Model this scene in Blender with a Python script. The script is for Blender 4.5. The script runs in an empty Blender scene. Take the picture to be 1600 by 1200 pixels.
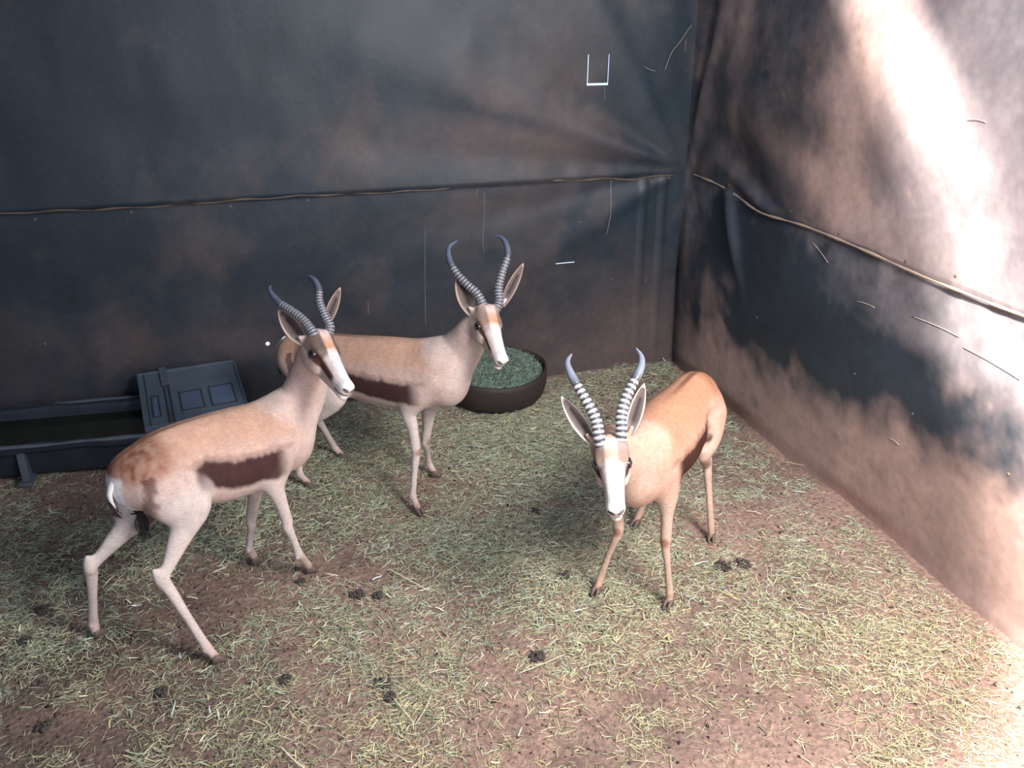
import bpy, bmesh, math, random
import numpy as np
from mathutils import Vector, Matrix

# ------------------------------------------------------------------ camera
SC = bpy.context.scene
COL = SC.collection
cam_data = bpy.data.cameras.new('camera')
cam_data.sensor_fit = 'HORIZONTAL'
cam_data.sensor_width = 36.0
cam_data.lens = 1425.0 / 1600.0 * 36.0
cam_data.clip_start = 0.05
cam = bpy.data.objects.new('camera', cam_data)
cam.location = (-2.4108, -4.662, 2.10)
cam.rotation_euler = (math.pi / 2 - 0.41190, 0.0, -0.29322)
COL.objects.link(cam)
SC.camera = cam

# ------------------------------------------------------------------ world (bright hazy sky seen through the open side and gaps)
world = bpy.data.worlds.new('world')
SC.world = world
world.use_nodes = True
wn = world.node_tree.nodes['Background']
wn.inputs['Color'].default_value = (0.62, 0.76, 1.0, 1)
wn.inputs['Strength'].default_value = 1.0

# ------------------------------------------------------------------ sun
SUN_DIR = Vector((0.50, 0.35, -0.79)).normalized()
sd = bpy.data.lights.new('sun', 'SUN')
sd.energy = 22.0
sd.angle = math.radians(6.0)
sd.color = (1.0, 0.95, 0.88)
sun = bpy.data.objects.new('sun', sd)
sun.rotation_euler = SUN_DIR.to_track_quat('-Z', 'Y').to_euler()
sun.location = (-3, -4, 6)
COL.objects.link(sun)

# area lamp added out of frame to brighten the right wall and floor
ad = bpy.data.lights.new('fill_light', 'AREA')
ad.shape = 'RECTANGLE'
ad.size = 0.8
ad.size_y = 1.0
ad.energy = 120.0
ad.color = (1.0, 0.97, 0.95)
al = bpy.data.objects.new('fill_light', ad)
al.location = (-0.80, -4.0, 2.50)
al.rotation_euler = (Vector((-0.05, -2.7, 0.6)) - Vector(al.location)).to_track_quat('-Z', 'Y').to_euler()
COL.objects.link(al)

SC.view_settings.view_transform = 'Standard'
SC.view_settings.look = 'None'
SC.view_settings.gamma = 1.0
SC.view_settings.use_curve_mapping = False
SC.view_settings.exposure = 0.65

# ------------------------------------------------------------------ helpers
RNG = np.random.default_rng(7)


def prop(o, label=None, cat=None, group=None, kind=None):
    if label: o['label'] = label
    if cat: o['category'] = cat
    if group: o['group'] = group
    if kind: o['kind'] = kind
    return o


def mesh_obj(name, verts, faces, mat, parent=None, colors=None, smooth=True, loc=None):
    me = bpy.data.meshes.new(name)
    verts = np.asarray(verts, dtype=np.float32)
    if loc is not None:
        verts = verts - np.asarray(loc, dtype=np.float32)
    if isinstance(faces, np.ndarray):
        n, k = faces.shape
        me.vertices.add(len(verts)); me.vertices.foreach_set('co', verts.ravel())
        me.loops.add(n * k); me.loops.foreach_set('vertex_index', faces.ravel().astype(np.int32))
        me.polygons.add(n); me.polygons.foreach_set('loop_start', np.arange(0, n * k, k, dtype=np.int32))
        me.update(calc_edges=True)
    else:
        me.from_pydata([tuple(map(float, v)) for v in verts], [], faces)
        me.update()
    if colors is not None:
        ca = me.color_attributes.new('col', 'FLOAT_COLOR', 'POINT')
        c = np.ones((len(verts), 4), dtype=np.float32); c[:, :3] = colors
        ca.data.foreach_set('color', c.ravel())
    me.polygons.foreach_set('use_smooth', [smooth] * len(me.polygons))
    me.materials.append(mat)
    o = bpy.data.objects.new(name, me)
    COL.objects.link(o)
    if loc is not None: o.location = loc
    if parent is not None: o.parent = parent
    return o


def empty(name, loc):
    o = bpy.data.objects.new(name, None)
    o.location = loc
    o.empty_display_size = 0.1
    COL.objects.link(o)
    return o


def catmull(P, n):
    """n samples of a Catmull-Rom curve through the rows of P (any number of columns)."""
    P = np.asarray(P, float)
    Q = np.vstack([2 * P[0] - P[1], P, 2 * P[-1] - P[-2]])
    m = len(P) - 1
    out = []
    for s in np.linspace(0, m, n):
        i = min(int(s), m - 1); t = s - i
        a, b, c, d = Q[i], Q[i + 1], Q[i + 2], Q[i + 3]
        out.append(0.5 * ((2 * b) + (c - a) * t + (2 * a - 5 * b + 4 * c - d) * t * t + (3 * b - a - 3 * c + d) * t ** 3))
    return np.array(out)


def norm(v):
    v = np.asarray(v, float)
    return v / (np.linalg.norm(v) + 1e-12)


def tube(path, radii, nseg=12, flat=1.0, up=(0, 0, 1), cap=True):
    path = np.asarray(path, float); n = len(path)
    V = []; F = []
    T = np.gradient(path, axis=0)
    ref = norm(up)
    for i in range(n):
        t = norm(T[i])
        a = np.cross(ref, t)
        if np.linalg.norm(a) < 1e-4: a = np.cross((1, 0, 0), t)
        a = norm(a); b = np.cross(t, a)
        ref = b
        for k in range(nseg):
            w = 2 * math.pi * k / nseg
            V.append(path[i] + radii[i] * (math.cos(w) * a + flat * math.sin(w) * b))
    for i in range(n - 1):
        for k in range(nseg):
            F.append((i * nseg + k, i * nseg + (k + 1) % nseg, (i + 1) * nseg + (k + 1) % nseg, (i + 1) * nseg + k))
    if cap:
        F.append(tuple(range(nseg))[::-1]); F.append(tuple((n - 1) * nseg + k for k in range(nseg)))
    return np.array(V), F


def hash3(i, j, k):
    h = (i * 374761393 + j * 668265263 + k * 2147483647 + 1013904223) & 0xffffffff
    h = ((h ^ (h >> 13)) * 1274126177) & 0xffffffff
    return ((h ^ (h >> 16)) & 0xffff) / 65535.0


def vnoise(P, scale=1.0, seed=0):
    """value noise, rows of P are 3-D points"""
    P = np.asarray(P, float) * scale + seed * 17.31 + 500.0
    I = np.floor(P).astype(np.int64); f = P - I; f = f * f * (3 - 2 * f)
    r = 0
    for dx in (0, 1):
        for dy in (0, 1):
            for dz in (0, 1):
                w = (f[:, 0] if dx else 1 - f[:, 0]) * (f[:, 1] if dy else 1 - f[:, 1]) * (f[:, 2] if dz else 1 - f[:, 2])
                r = r + w * hash3(I[:, 0] + dx, I[:, 1] + dy, I[:, 2] + dz)
    return r


def fbm(P, scale=1.0, seed=0, oct=4):
    a = 0.5; r = 0; s = 0
    for o in range(oct):
        r = r + a * vnoise(P, scale * 2 ** o, seed + o); s += a; a *= 0.55
    return r / s


def sstep(a, b, x):
    t = np.clip((x - a) / (b - a), 0, 1)
    return t * t * (3 - 2 * t)


def mix(a, b, w):
    w = np.asarray(w)[..., None]
    return a * (1 - w) + np.asarray(b) * w


# ------------------------------------------------------------------ materials
def new_mat(name):
    m = bpy.data.materials.new(name); m.use_nodes = True
    nt = m.node_tree
    return m, nt, nt.nodes, nt.links, nt.nodes['Principled BSDF']


def simple_mat(name, col, rough=0.6, spec=0.5, metal=0.0, bump=0.0, bscale=60.0, var=0.0, vscale=8.0, coat=0.0):
    m, nt, N, L, b = new_mat(name)
    b.inputs['Base Color'].default_value = (*col, 1)
    b.inputs['Roughness'].default_value = rough
    b.inputs['Specular IOR Level'].default_value = spec
    b.inputs['Metallic'].default_value = metal
    b.inputs['Coat Weight'].default_value = coat
    tc = N.new('ShaderNodeTexCoord')
    if var > 0:
        n = N.new('ShaderNodeTexNoise'); n.inputs['Scale'].default_value = vscale; n.inputs['Detail'].default_value = 6
        L.new(tc.outputs['Object'], n.inputs['Vector'])
        mx = N.new('ShaderNodeMix'); mx.data_type = 'RGBA'
        mx.inputs['A'].default_value = (*[c * (1 - var) for c in col], 1)
        mx.inputs['B'].default_value = (*[min(1, c * (1 + var)) for c in col], 1)
        L.new(n.outputs['Fac'], mx.inputs['Factor']); L.new(mx.outputs['Result'], b.inputs['Base Color'])
    if bump > 0:
        n = N.new('ShaderNodeTexNoise'); n.inputs['Scale'].default_value = bscale; n.inputs['Detail'].default_value = 4
        L.new(tc.outputs['Object'], n.inputs['Vector'])
        bp = N.new('ShaderNodeBump'); bp.inputs['Strength'].default_value = bump; bp.inputs['Distance'].default_value = 0.01
        L.new(n.outputs['Fac'], bp.inputs['Height']); L.new(bp.outputs['Normal'], b.inputs['Normal'])
    return m


def vcol_mat(name, rough=0.8, spec=0.2, bump=0.3, bscale=90.0, stretch=(1, 1, 1), var=0.12, sheen=0.0, detail=3.0):
    """albedo comes from the mesh's 'col' attribute, broken up by fine noise"""
    m, nt, N, L, b = new_mat(name)
    at = N.new('ShaderNodeAttribute'); at.attribute_name = 'col'
    tc = N.new('ShaderNodeTexCoord'); mp = N.new('ShaderNodeMapping')
    mp.inputs['Scale'].default_value = stretch
    L.new(tc.outputs['Object'], mp.inputs['Vector'])
    n = N.new('ShaderNodeTexNoise'); n.inputs['Scale'].default_value = bscale; n.inputs['Detail'].default_value = detail
    L.new(mp.outputs['Vector'], n.inputs['Vector'])
    mr = N.new('ShaderNodeMapRange'); mr.inputs['From Min'].default_value = 0.3; mr.inputs['From Max'].default_value = 0.7
    mr.inputs['To Min'].default_value = 1 - var; mr.inputs['To Max'].default_value = 1 + var
    L.new(n.outputs['Fac'], mr.inputs['Value'])
    mul = N.new('ShaderNodeVectorMath'); mul.operation = 'SCALE'
    L.new(at.outputs['Color'], mul.inputs[0]); L.new(mr.outputs['Result'], mul.inputs['Scale'])
    L.new(mul.outputs['Vector'], b.inputs['Base Color'])
    b.inputs['Roughness'].default_value = rough
    b.inputs['Specular IOR Level'].default_value = spec
    b.inputs['Sheen Weight'].default_value = sheen
    bp = N.new('ShaderNodeBump'); bp.inputs['Strength'].default_value = bump; bp.inputs['Distance'].default_value = 0.004
    L.new(n.outputs['Fac'], bp.inputs['Height']); L.new(bp.outputs['Normal'], b.inputs['Normal'])
    return m


M_FUR = vcol_mat('short_fur', rough=0.8, spec=0.12, bump=0.40, bscale=70.0, stretch=(1, 1, 2.2), var=0.10, sheen=0.0)
M_EAR = vcol_mat('ear_skin_and_fur', rough=0.7, spec=0.2, bump=0.2, bscale=120, var=0.10)
M_HORN = vcol_mat('ridged_horn', rough=0.36, spec=0.55, bump=0.15, bscale=150, var=0.1)
M_EYE = simple_mat('dark_eye', (0.012, 0.010, 0.012), rough=0.06, spec=0.8)
M_LID = simple_mat('eyelid_rim', (0.035, 0.028, 0.03), rough=0.5)
M_HOOF = simple_mat('hoof_horn', (0.13, 0.088, 0.072), rough=0.5, var=0.3, vscale=40)
M_HAIR = simple_mat('black_hair', (0.03, 0.022, 0.02), rough=0.8, var=0.3, vscale=60)
M_STRAW = vcol_mat('dry_straw_and_hay', rough=0.65, spec=0.3, bump=0.0, var=0.15, bscale=60)
M_DUNG = simple_mat('dung', (0.06, 0.045, 0.038), rough=0.75, var=0.4, vscale=40)
M_TROUGH = simple_mat('weathered_black_plastic', (0.075, 0.09, 0.115), rough=0.5, spec=0.5, var=0.35, vscale=14, bump=0.2, bscale=30)
M_BASIN = simple_mat('black_trough_plastic', (0.020, 0.025, 0.036), rough=0.5, spec=0.4, var=0.4, vscale=12, bump=0.2, bscale=30)
M_TROUGH_IN = simple_mat('wet_dark_lining', (0.012, 0.015, 0.012), rough=0.4, var=0.3)
M_LIDP = simple_mat('grey_blue_plastic', (0.080, 0.105, 0.135), rough=0.45, spec=0.5, var=0.3, vscale=9, bump=0.15, bscale=50)
M_LIDB = simple_mat('blue_worn_plastic', (0.085, 0.115, 0.18), rough=0.4, spec=0.5, var=0.3, vscale=20)
M_LIDG = simple_mat('dark_groove_plastic', (0.03, 0.038, 0.05), rough=0.5)
M_WATER = simple_mat('murky_water', (0.012, 0.016, 0.010), rough=0.08, spec=0.5)
M_TUB = simple_mat('worn_rubber', (0.034, 0.024, 0.023), rough=0.62, spec=0.35, var=0.4, vscale=7, bump=0.3, bscale=40)
M_WIRE = simple_mat('pale_thread', (0.45, 0.42, 0.38), rough=0.6)
M_NAIL = simple_mat('rusty_steel', (0.16, 0.10, 0.07), rough=0.6, metal=0.3)
M_ROOF = simple_mat('pen_side_sheet', (0.10, 0.10, 0.11), rough=0.8)
# translucent material of the added roof, chosen to let soft light through
M_MILK, _nt, _N, _L, _b = new_mat('light_diffusing_roof')
_tr = _N.new('ShaderNodeBsdfTranslucent'); _tr.inputs['Color'].default_value = (0.21, 0.24, 0.275, 1)
_L.new(_tr.outputs['BSDF'], _N['Material Output'].inputs['Surface'])

# ------------------------------------------------------------------ the pen: rubber-sheet walls, floor, added roof
def soft_blob(Y, Z, cy, cz, ry, rz, ang=0.0):
    c, s = math.cos(ang), math.sin(ang)
    a = (Y - cy) * c + (Z - cz) * s
    b = -(Y - cy) * s + (Z - cz) * c
    return np.exp(-((a / ry) ** 2 + (b / rz) ** 2))


def axis(lo, hi, step, extra=()):
    base = list(np.arange(lo, hi + 1e-6, step))
    ex = sorted(extra)
    base = [v for v in base if all(abs(v - e) > step * 0.3 for e in ex)]
    return np.array(sorted(base + ex))


RUBBER = np.array([0.012, 0.022, 0.033])
DUST = np.array([0.235, 0.158, 0.138])
SEAM = 1.136


def rubber_mat(name):
    m = vcol_mat(name, rough=0.50, spec=0.5, bump=0.22, bscale=30.0, var=0.12, detail=9.0)
    return m


M_WALL = rubber_mat('dusty_rubber_sheet')

# back wall (plane y = 0), drawn in x, z
slit = dict(xl=(-0.598, -0.594), xr=(-0.485, -0.482), zb=(1.622, 1.633), zt=1.775)
xs = axis(-4.7, 0.06, 0.02, (slit['xl'][0], slit['xl'][1], slit['xr'][0], slit['xr'][1], -0.757, -0.646, -2.356, -2.352, -2.340, -2.336))
zs = axis(-0.04, 2.75, 0.02, (1.622, 1.633, 1.775, 0.6805, 0.6845, 0.371, 0.375, 0.387, 0.391, SEAM, SEAM + 0.004))
X, Zg = np.meshgrid(xs, zs, indexing='ij')
P = np.stack([X.ravel(), 0 * X.ravel(), Zg.ravel()], 1)
x = P[:, 0]; z = P[:, 2]
big = fbm(P, 1.3, 3, 3) - 0.5
disp = 0.05 * big + 0.012 * (fbm(P * np.array([1, 1, 0.35]), 4.0, 9, 3) - 0.5)
# folds running out from the pinched corner of the upper sheet
for (sl, wd, am, ln) in ((0.10, 0.07, 0.022, 1.6), (0.36, 0.08, -0.02, 1.3), (0.62, 0.10, 0.018, 1.0), (1.5, 0.2, -0.016, 0.9), (-0.16, 0.06, 0.016, 1.5), (-0.5, 0.10, -0.014, 1.2)):
    dx = np.maximum(-x, 0.0)
    t = (z - 1.165 - sl * dx) / (wd * (0.25 + dx))
    disp += am * np.exp(-t * t) * np.exp(-dx / ln) * sstep(0.0, 0.25, dx)
disp -= 0.006 * sstep(SEAM - 0.001, SEAM + 0.003, z) * sstep(1.6, 1.2, z)      # upper sheet laps over the lower
disp *= sstep(0.0, 0.15, -x) * 0.9 + 0.1
for (lx, wd) in ((-0.115, 0.012), (-0.235, 0.010), (-1.27, 0.006)):           # vertical folds of the lower sheet
    disp -= 0.012 * np.exp(-((x - lx) / wd) ** 2) * (z < SEAM)
V = P.copy(); V[:, 1] = -disp * -1.0
V[:, 1] = -0.01 + disp
lowdust = sstep(0.75, 0.0, z + 0.25 * (fbm(P, 2.0, 21) - 0.5)) * 0.55
n1 = fbm(P, 1.1, 5, 5); n2 = fbm(P, 3.2, 6, 5)
d = 0.04 + 0.38 * sstep(0.47, 0.70, n1) + 0.30 * sstep(0.5, 0.68, n2) + 0.5 * (fbm(P, 13.0, 44, 4) - 0.5) + lowdust * sstep(-3.8, -0.6, x) * 0.8 + lowdust * 0.25
d += 0.42 * soft_blob(x, z, -1.15, 1.36, 0.75, 0.13, -0.1) + 0.35 * soft_blob(x, z, -0.95, 1.62, 0.30, 0.20, 0.6)
d += 0.30 * soft_blob(x, z, -0.45, 1.40, 0.35, 0.10, -0.5) + 0.22 * soft_blob(x, z, -1.3, 1.02, 0.9, 0.06, 0.12)
d += 0.30 * soft_blob(x, z, -0.25, 0.35, 0.4, 0.35) + 0.2 * soft_blob(x, z, -0.9, 0.62, 0.5, 0.06) + 0.18 * soft_blob(x, z, -2.0, 1.85, 0.5, 0.12, 0.5)
d -= 0.5 * soft_blob(x, z, -1.0, 1.46, 0.40, 0.035, -0.25) + 0.3 * soft_blob(x, z, -3.2, 1.5, 0.9, 0.6) + 0.3 * soft_blob(x, z, -0.25, 1.75, 0.35, 0.5)
d -= 0.4 * soft_blob(x, z, -2.0, 1.78, 0.05, 0.05) + 0.35 * soft_blob(x, z, -1.9, 1.95, 0.9, 0.35)
for k in range(60):
    d += 0.25 * RNG.random() * soft_blob(x, z, RNG.uniform(-3.6, 0), RNG.uniform(0.3, 2.1), RNG.uniform(.01, .05), RNG.uniform(.01, .04), RNG.uniform(0, 3))
d = np.clip(d * 0.58, 0, 1)
rub = RUBBER[None] * (0.7 + 0.7 * fbm(P, 6, 31)[:, None])
colr = rub * (1 - d[:, None]) + (DUST * 0.62)[None] * d[:, None]
nx, nz = len(xs), len(zs)
ii, jj = np.meshgrid(np.arange(nx - 1), np.arange(nz - 1), indexing='ij')
xc = (xs[ii] + xs[ii + 1]) / 2; zc = (zs[jj] + zs[jj + 1]) / 2
hole = ((xc > slit['xl'][0]) & (xc < slit['xl'][1]) & (zc > 1.622) & (zc < 1.775)) \
    | ((xc > slit['xr'][0]) & (xc < slit['xr'][1]) & (zc > 1.622) & (zc < 1.775)) \
    | ((xc > slit['xl'][0]) & (xc < slit['xr'][1]) & (zc > 1.622) & (zc < 1.633)) \
    | ((xc > -0.757) & (xc < -0.646) & (zc > 0.6805) & (zc < 0.6845)) \
    | ((xc > -2.356) & (xc < -2.336) & (zc > 0.375) & (zc < 0.387)) \
    | ((xc > -2.352) & (xc < -2.340) & (zc > 0.371) & (zc < 0.391))
a = ii * nz + jj
F = np.stack([a, a + nz, a + nz + 1, a + 1], -1)[~hole]
wall_back = mesh_obj('wall_back', V, F, M_WALL, colors=colr)
prop(wall_back, 'dark rubber sheet back wall', None, None, 'structure')


# right wall (plane x = 0), drawn in y, z
ys = axis(-5.2, 0.06, 0.02)
zs = axis(-0.04, 2.75, 0.02, (SEAM, SEAM + 0.004))
Y, Zg = np.meshgrid(ys, zs, indexing='ij')
P = np.stack([0 * Y.ravel(), Y.ravel(), Zg.ravel()], 1)
y = P[:, 1]; z = P[:, 2]
q = -y
seam_z = SEAM + 0.02 * np.sin(q * 2.1 + 0.4) - 0.045 * soft_blob(q, z * 0, 0.85, 0, 0.35, 9)
disp = 0.07 * (fbm(P, 1.0, 13, 3) - 0.5) + 0.010 * (fbm(P, 5.0, 19, 3) - 0.5)
up = sstep(0.0, 0.01, z - seam_z)
disp += 0.05 * up * np.exp(-((z - 1.75) / 0.45) ** 2) * sstep(0.1, 0.8, q)         # the upper sheet bellies into the pen
disp -= 0.05 * up * soft_blob(q, z, 0.62, 1.28, 0.30, 0.14, -0.35)                 # deep tuck beside the corner
disp += 0.035 * up * soft_blob(q, z, 0.75, 1.16, 0.30, 0.035, -0.25)
disp += 0.03 * (1 - up) * np.exp(-((z - 0.6) / 0.4) ** 2)
disp += 0.045 * (1 - up) * soft_blob(q, z, 0.60, 1.00, 0.24, 0.028, -1.05)          # diagonal crease of the lower sheet
for (sl, wd, am) in ((2.6, 0.10, 0.03), (5.0, 0.08, -0.03), (1.1, 0.12, -0.02)):
    t = (z - 1.165 - sl * q) / (wd * (0.25 + q) * (1 + sl))
    disp += up * am * np.exp(-t * t) * np.exp(-q / 0.9)
disp += 0.006 * up
disp *= sstep(0.0, 0.12, q)
disp -= 0.03 * sstep(0.10, 0.0, z) * (0.5 + 0.8 * np.sin(q * 3.1) * np.sin(q * 1.3 + 1))
V = P.copy(); V[:, 0] = 0.008 - disp
n1 = fbm(P, 1.4, 41, 5); n2 = fbm(P, 4.0, 42, 5)
n3 = fbm(P, 14.0, 43, 4)
edge = 0.42 + 0.10 * np.clip(q - 1, 0, 3) + 0.22 * (n1 - 0.5) + 0.16 * (n2 - 0.5) + 0.10 * (n3 - 0.5)
low = sstep(0.10, -0.14, z - edge) * sstep(0.1, 0.7, q + 0.5 * (0.5 - z))
d = 0.10 + 0.75 * low + 0.30 * sstep(0.5, 0.72, n2) + 0.10 * (n1 - .3) + 0.45 * (n3 - 0.5)
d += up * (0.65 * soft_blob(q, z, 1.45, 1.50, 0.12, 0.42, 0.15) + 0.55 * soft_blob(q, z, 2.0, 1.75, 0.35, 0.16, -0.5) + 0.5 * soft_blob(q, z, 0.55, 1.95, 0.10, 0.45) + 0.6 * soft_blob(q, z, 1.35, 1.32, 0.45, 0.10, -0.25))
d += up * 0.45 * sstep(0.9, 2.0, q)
for (cq, cz, rq, rz, an, am) in ((0.35, 0.42, 0.05, 0.07, 0, .7), (0.75, 0.47, 0.13, 0.03, -0.3, .8), (1.05, 0.55, 0.25, 0.08, -0.35, .8), (1.5, 0.62, 0.35, 0.12, -0.2, .5), (2.0, 0.72, 0.3, 0.1, -0.2, .4), (0.9, 0.85, 0.5, 0.2, -0.2, .6)):
    d -= am * soft_blob(q, z, cq, cz, rq, rz, an)
for k in range(70):
    d += RNG.uniform(-.4, .35) * soft_blob(q, z, RNG.uniform(0, 3.2), RNG.uniform(0.1, 2.1), RNG.uniform(.008, .04), RNG.uniform(.008, .03), RNG.uniform(0, 3))
d += (1 - up) * 0.40 * sstep(1.5, 2.3, q) * sstep(0.7, 0.95, z + 0.2 * (n1 - .5))  # glare of the lit rubber below the seam, painted in as paler colour
d = np.clip(d, 0, 1)
rub = np.array([0.028, 0.035, 0.046])[None] * (0.7 + 0.7 * fbm(P, 6, 32)[:, None])
dust_and_glare = mix(np.tile(DUST * 1.9, (len(P), 1)), np.array([0.46, 0.39, 0.40]), np.maximum(0.85 * up * sstep(1.2, 2.1, q + 1.4 * (n1 - .5)), (1 - up) * sstep(0.7, 0.9, z)))  # dusty tone with haze painted in above the seam, glare below
colr = rub * (1 - d[:, None]) + dust_and_glare * d[:, None]
ny, nz = len(ys), len(zs)
ii, jj = np.meshgrid(np.arange(ny - 1), np.arange(nz - 1), indexing='ij')
a = (ii * nz + jj).ravel()
F = np.stack([a, a + 1, a + nz + 1, a + nz], -1)
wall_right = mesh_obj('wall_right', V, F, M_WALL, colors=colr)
prop(wall_right, 'rubber sheet right wall', None, None, 'structure')
wr_disp = (ys, zs, disp.reshape(ny, nz))


def right_x(yy, zz):
    i = int(np.clip(np.searchsorted(ys, yy), 0, ny - 1)); j = int(np.clip(np.searchsorted(zs, zz), 0, nz - 1))
    return 0.008 - wr_disp[2][i, j]


# folded, dusty edge where the upper sheet is stapled over the lower one
path = []; rad = []
for k, xx in enumerate(np.arange(-4.6, -0.05, 0.03)):
    path.append((xx, -0.016 + 0.004 * math.sin(xx * 9), SEAM + 0.004 * math.sin(xx * 5) + 0.003 * math.sin(xx * 23) - 0.01 * np.exp(-((xx + 0.3) / 0.1) ** 2)))
    rad.append(0.0032 + 0.0015 * math.sin(xx * 31) + 0.002 * random.Random(k).random())
V, F = tube(path, rad, 6)
M_SEAM = simple_mat('frayed_sheet_edge', (0.13, 0.095, 0.07), rough=0.8, var=0.5, vscale=9)
prop(mesh_obj('trim_1', V, F, M_SEAM), 'frayed seam edge along the back wall', kind='structure')
path = []; rad = []
for k, qq in enumerate(np.arange(0.10, 4.9, 0.03)):
    sz = SEAM + 0.02 * math.sin(qq * 2.1 + 0.4) - 0.045 * math.exp(-((qq - 0.85) / 0.35) ** 2)
    path.append((right_x(-qq, sz + 0.02) - 0.004, -qq, sz))
    rad.append(0.0045 + 0.0015 * math.sin(qq * 27) + 0.002 * random.Random(k + 99).random())
path = np.array(path); path[:, 0] = np.convolve(np.pad(path[:, 0], 3, mode='edge'), np.ones(7) / 7, 'valid')
V, F = tube(path, rad, 6)
M_SEAM2 = simple_mat('frayed_sheet_edge_light', (0.34, 0.24, 0.18), rough=0.8, var=0.4, vscale=9)
prop(mesh_obj('trim_2', V, F, M_SEAM2), 'frayed seam edge along the right wall', kind='structure')

# the other sides of the pen and an added roof (outside the frame; they shade the left and rear)
def slab(name, lo, hi, mat):
    lo = np.array(lo, float); hi = np.array(hi, float)
    V = [(a, b, c) for a in (lo[0], hi[0]) for b in (lo[1], hi[1]) for c in (lo[2], hi[2])]
    F = [(0, 1, 3, 2), (4, 6, 7, 5), (0, 4, 5, 1), (2, 3, 7, 6), (0, 2, 6, 4), (1, 5, 7, 3)]
    return mesh_obj(name, V, F, mat, smooth=False)


prop(slab('wall_left', (-4.78, -5.2, -0.04), (-4.7, 0.1, 2.75), M_ROOF), kind='structure')
ROOFS = []


def roof_poly(name, pts, z0=2.80, th=0.03):
    n = len(pts)
    V = [(p[0], p[1], z0) for p in pts] + [(p[0], p[1], z0 + th) for p in pts]
    F = [tuple(range(n))[::-1], tuple(range(n, 2 * n))] + [(i, (i + 1) % n, n + (i + 1) % n, n + i) for i in range(n)]
    o = mesh_obj(name, V, F, M_MILK, smooth=False)
    prop(o, kind='structure'); ROOFS.append(o)


# floor
xs = axis(-5.2, 0.10, 0.025); ys = axis(-6.2, 0.10, 0.025)
X, Y = np.meshgrid(xs, ys, indexing='ij')
P = np.stack([X.ravel(), Y.ravel(), 0 * X.ravel()], 1)


def ground_z(x, y):
    Q = np.stack([np.atleast_1d(x), np.atleast_1d(y), 0 * np.atleast_1d(x)], 1)
    return 0.012 * (fbm(Q, 3.0, 51, 3) - 0.5) * 2 + 0.010 * (fbm(Q, 14.0, 52, 3) - 0.5) - 0.004


V = P.copy(); V[:, 2] = ground_z(P[:, 0], P[:, 1])
n1 = fbm(P, 2.2, 61, 4); n2 = fbm(P, 9.0, 62, 4)
soil = np.array([0.31, 0.20, 0.16])
dark = np.array([0.12, 0.088, 0.072])
w = np.clip(sstep(0.35, 0.65, n1) * 0.7 + (n2 - 0.5) * 1.2, 0, 1)
# darker soil towards the left side
w2 = sstep(-1.3, -2.9, P[:, 0] + 0.8 * (n1 - 0.5))
colr = mix(np.tile(soil, (len(P), 1)), dark, np.clip(w * 0.65 + 0.30 * w2, 0, 1))
nx, ny_ = len(xs), len(ys)
ii, jj = np.meshgrid(np.arange(nx - 1), np.arange(ny_ - 1), indexing='ij')
a = (ii * ny_ + jj).ravel()
F = np.stack([a, a + ny_, a + ny_ + 1, a + 1], -1)
M_SOIL = vcol_mat('trodden_soil', rough=0.92, spec=0.15, bump=1.0, bscale=55.0, var=0.35, detail=8.0)
M_SOIL.node_tree.nodes['Bump'].inputs['Distance'].default_value = 0.012
prop(mesh_obj('floor', V, F, M_SOIL, colors=colr), 'reddish soil floor', kind='structure')

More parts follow.
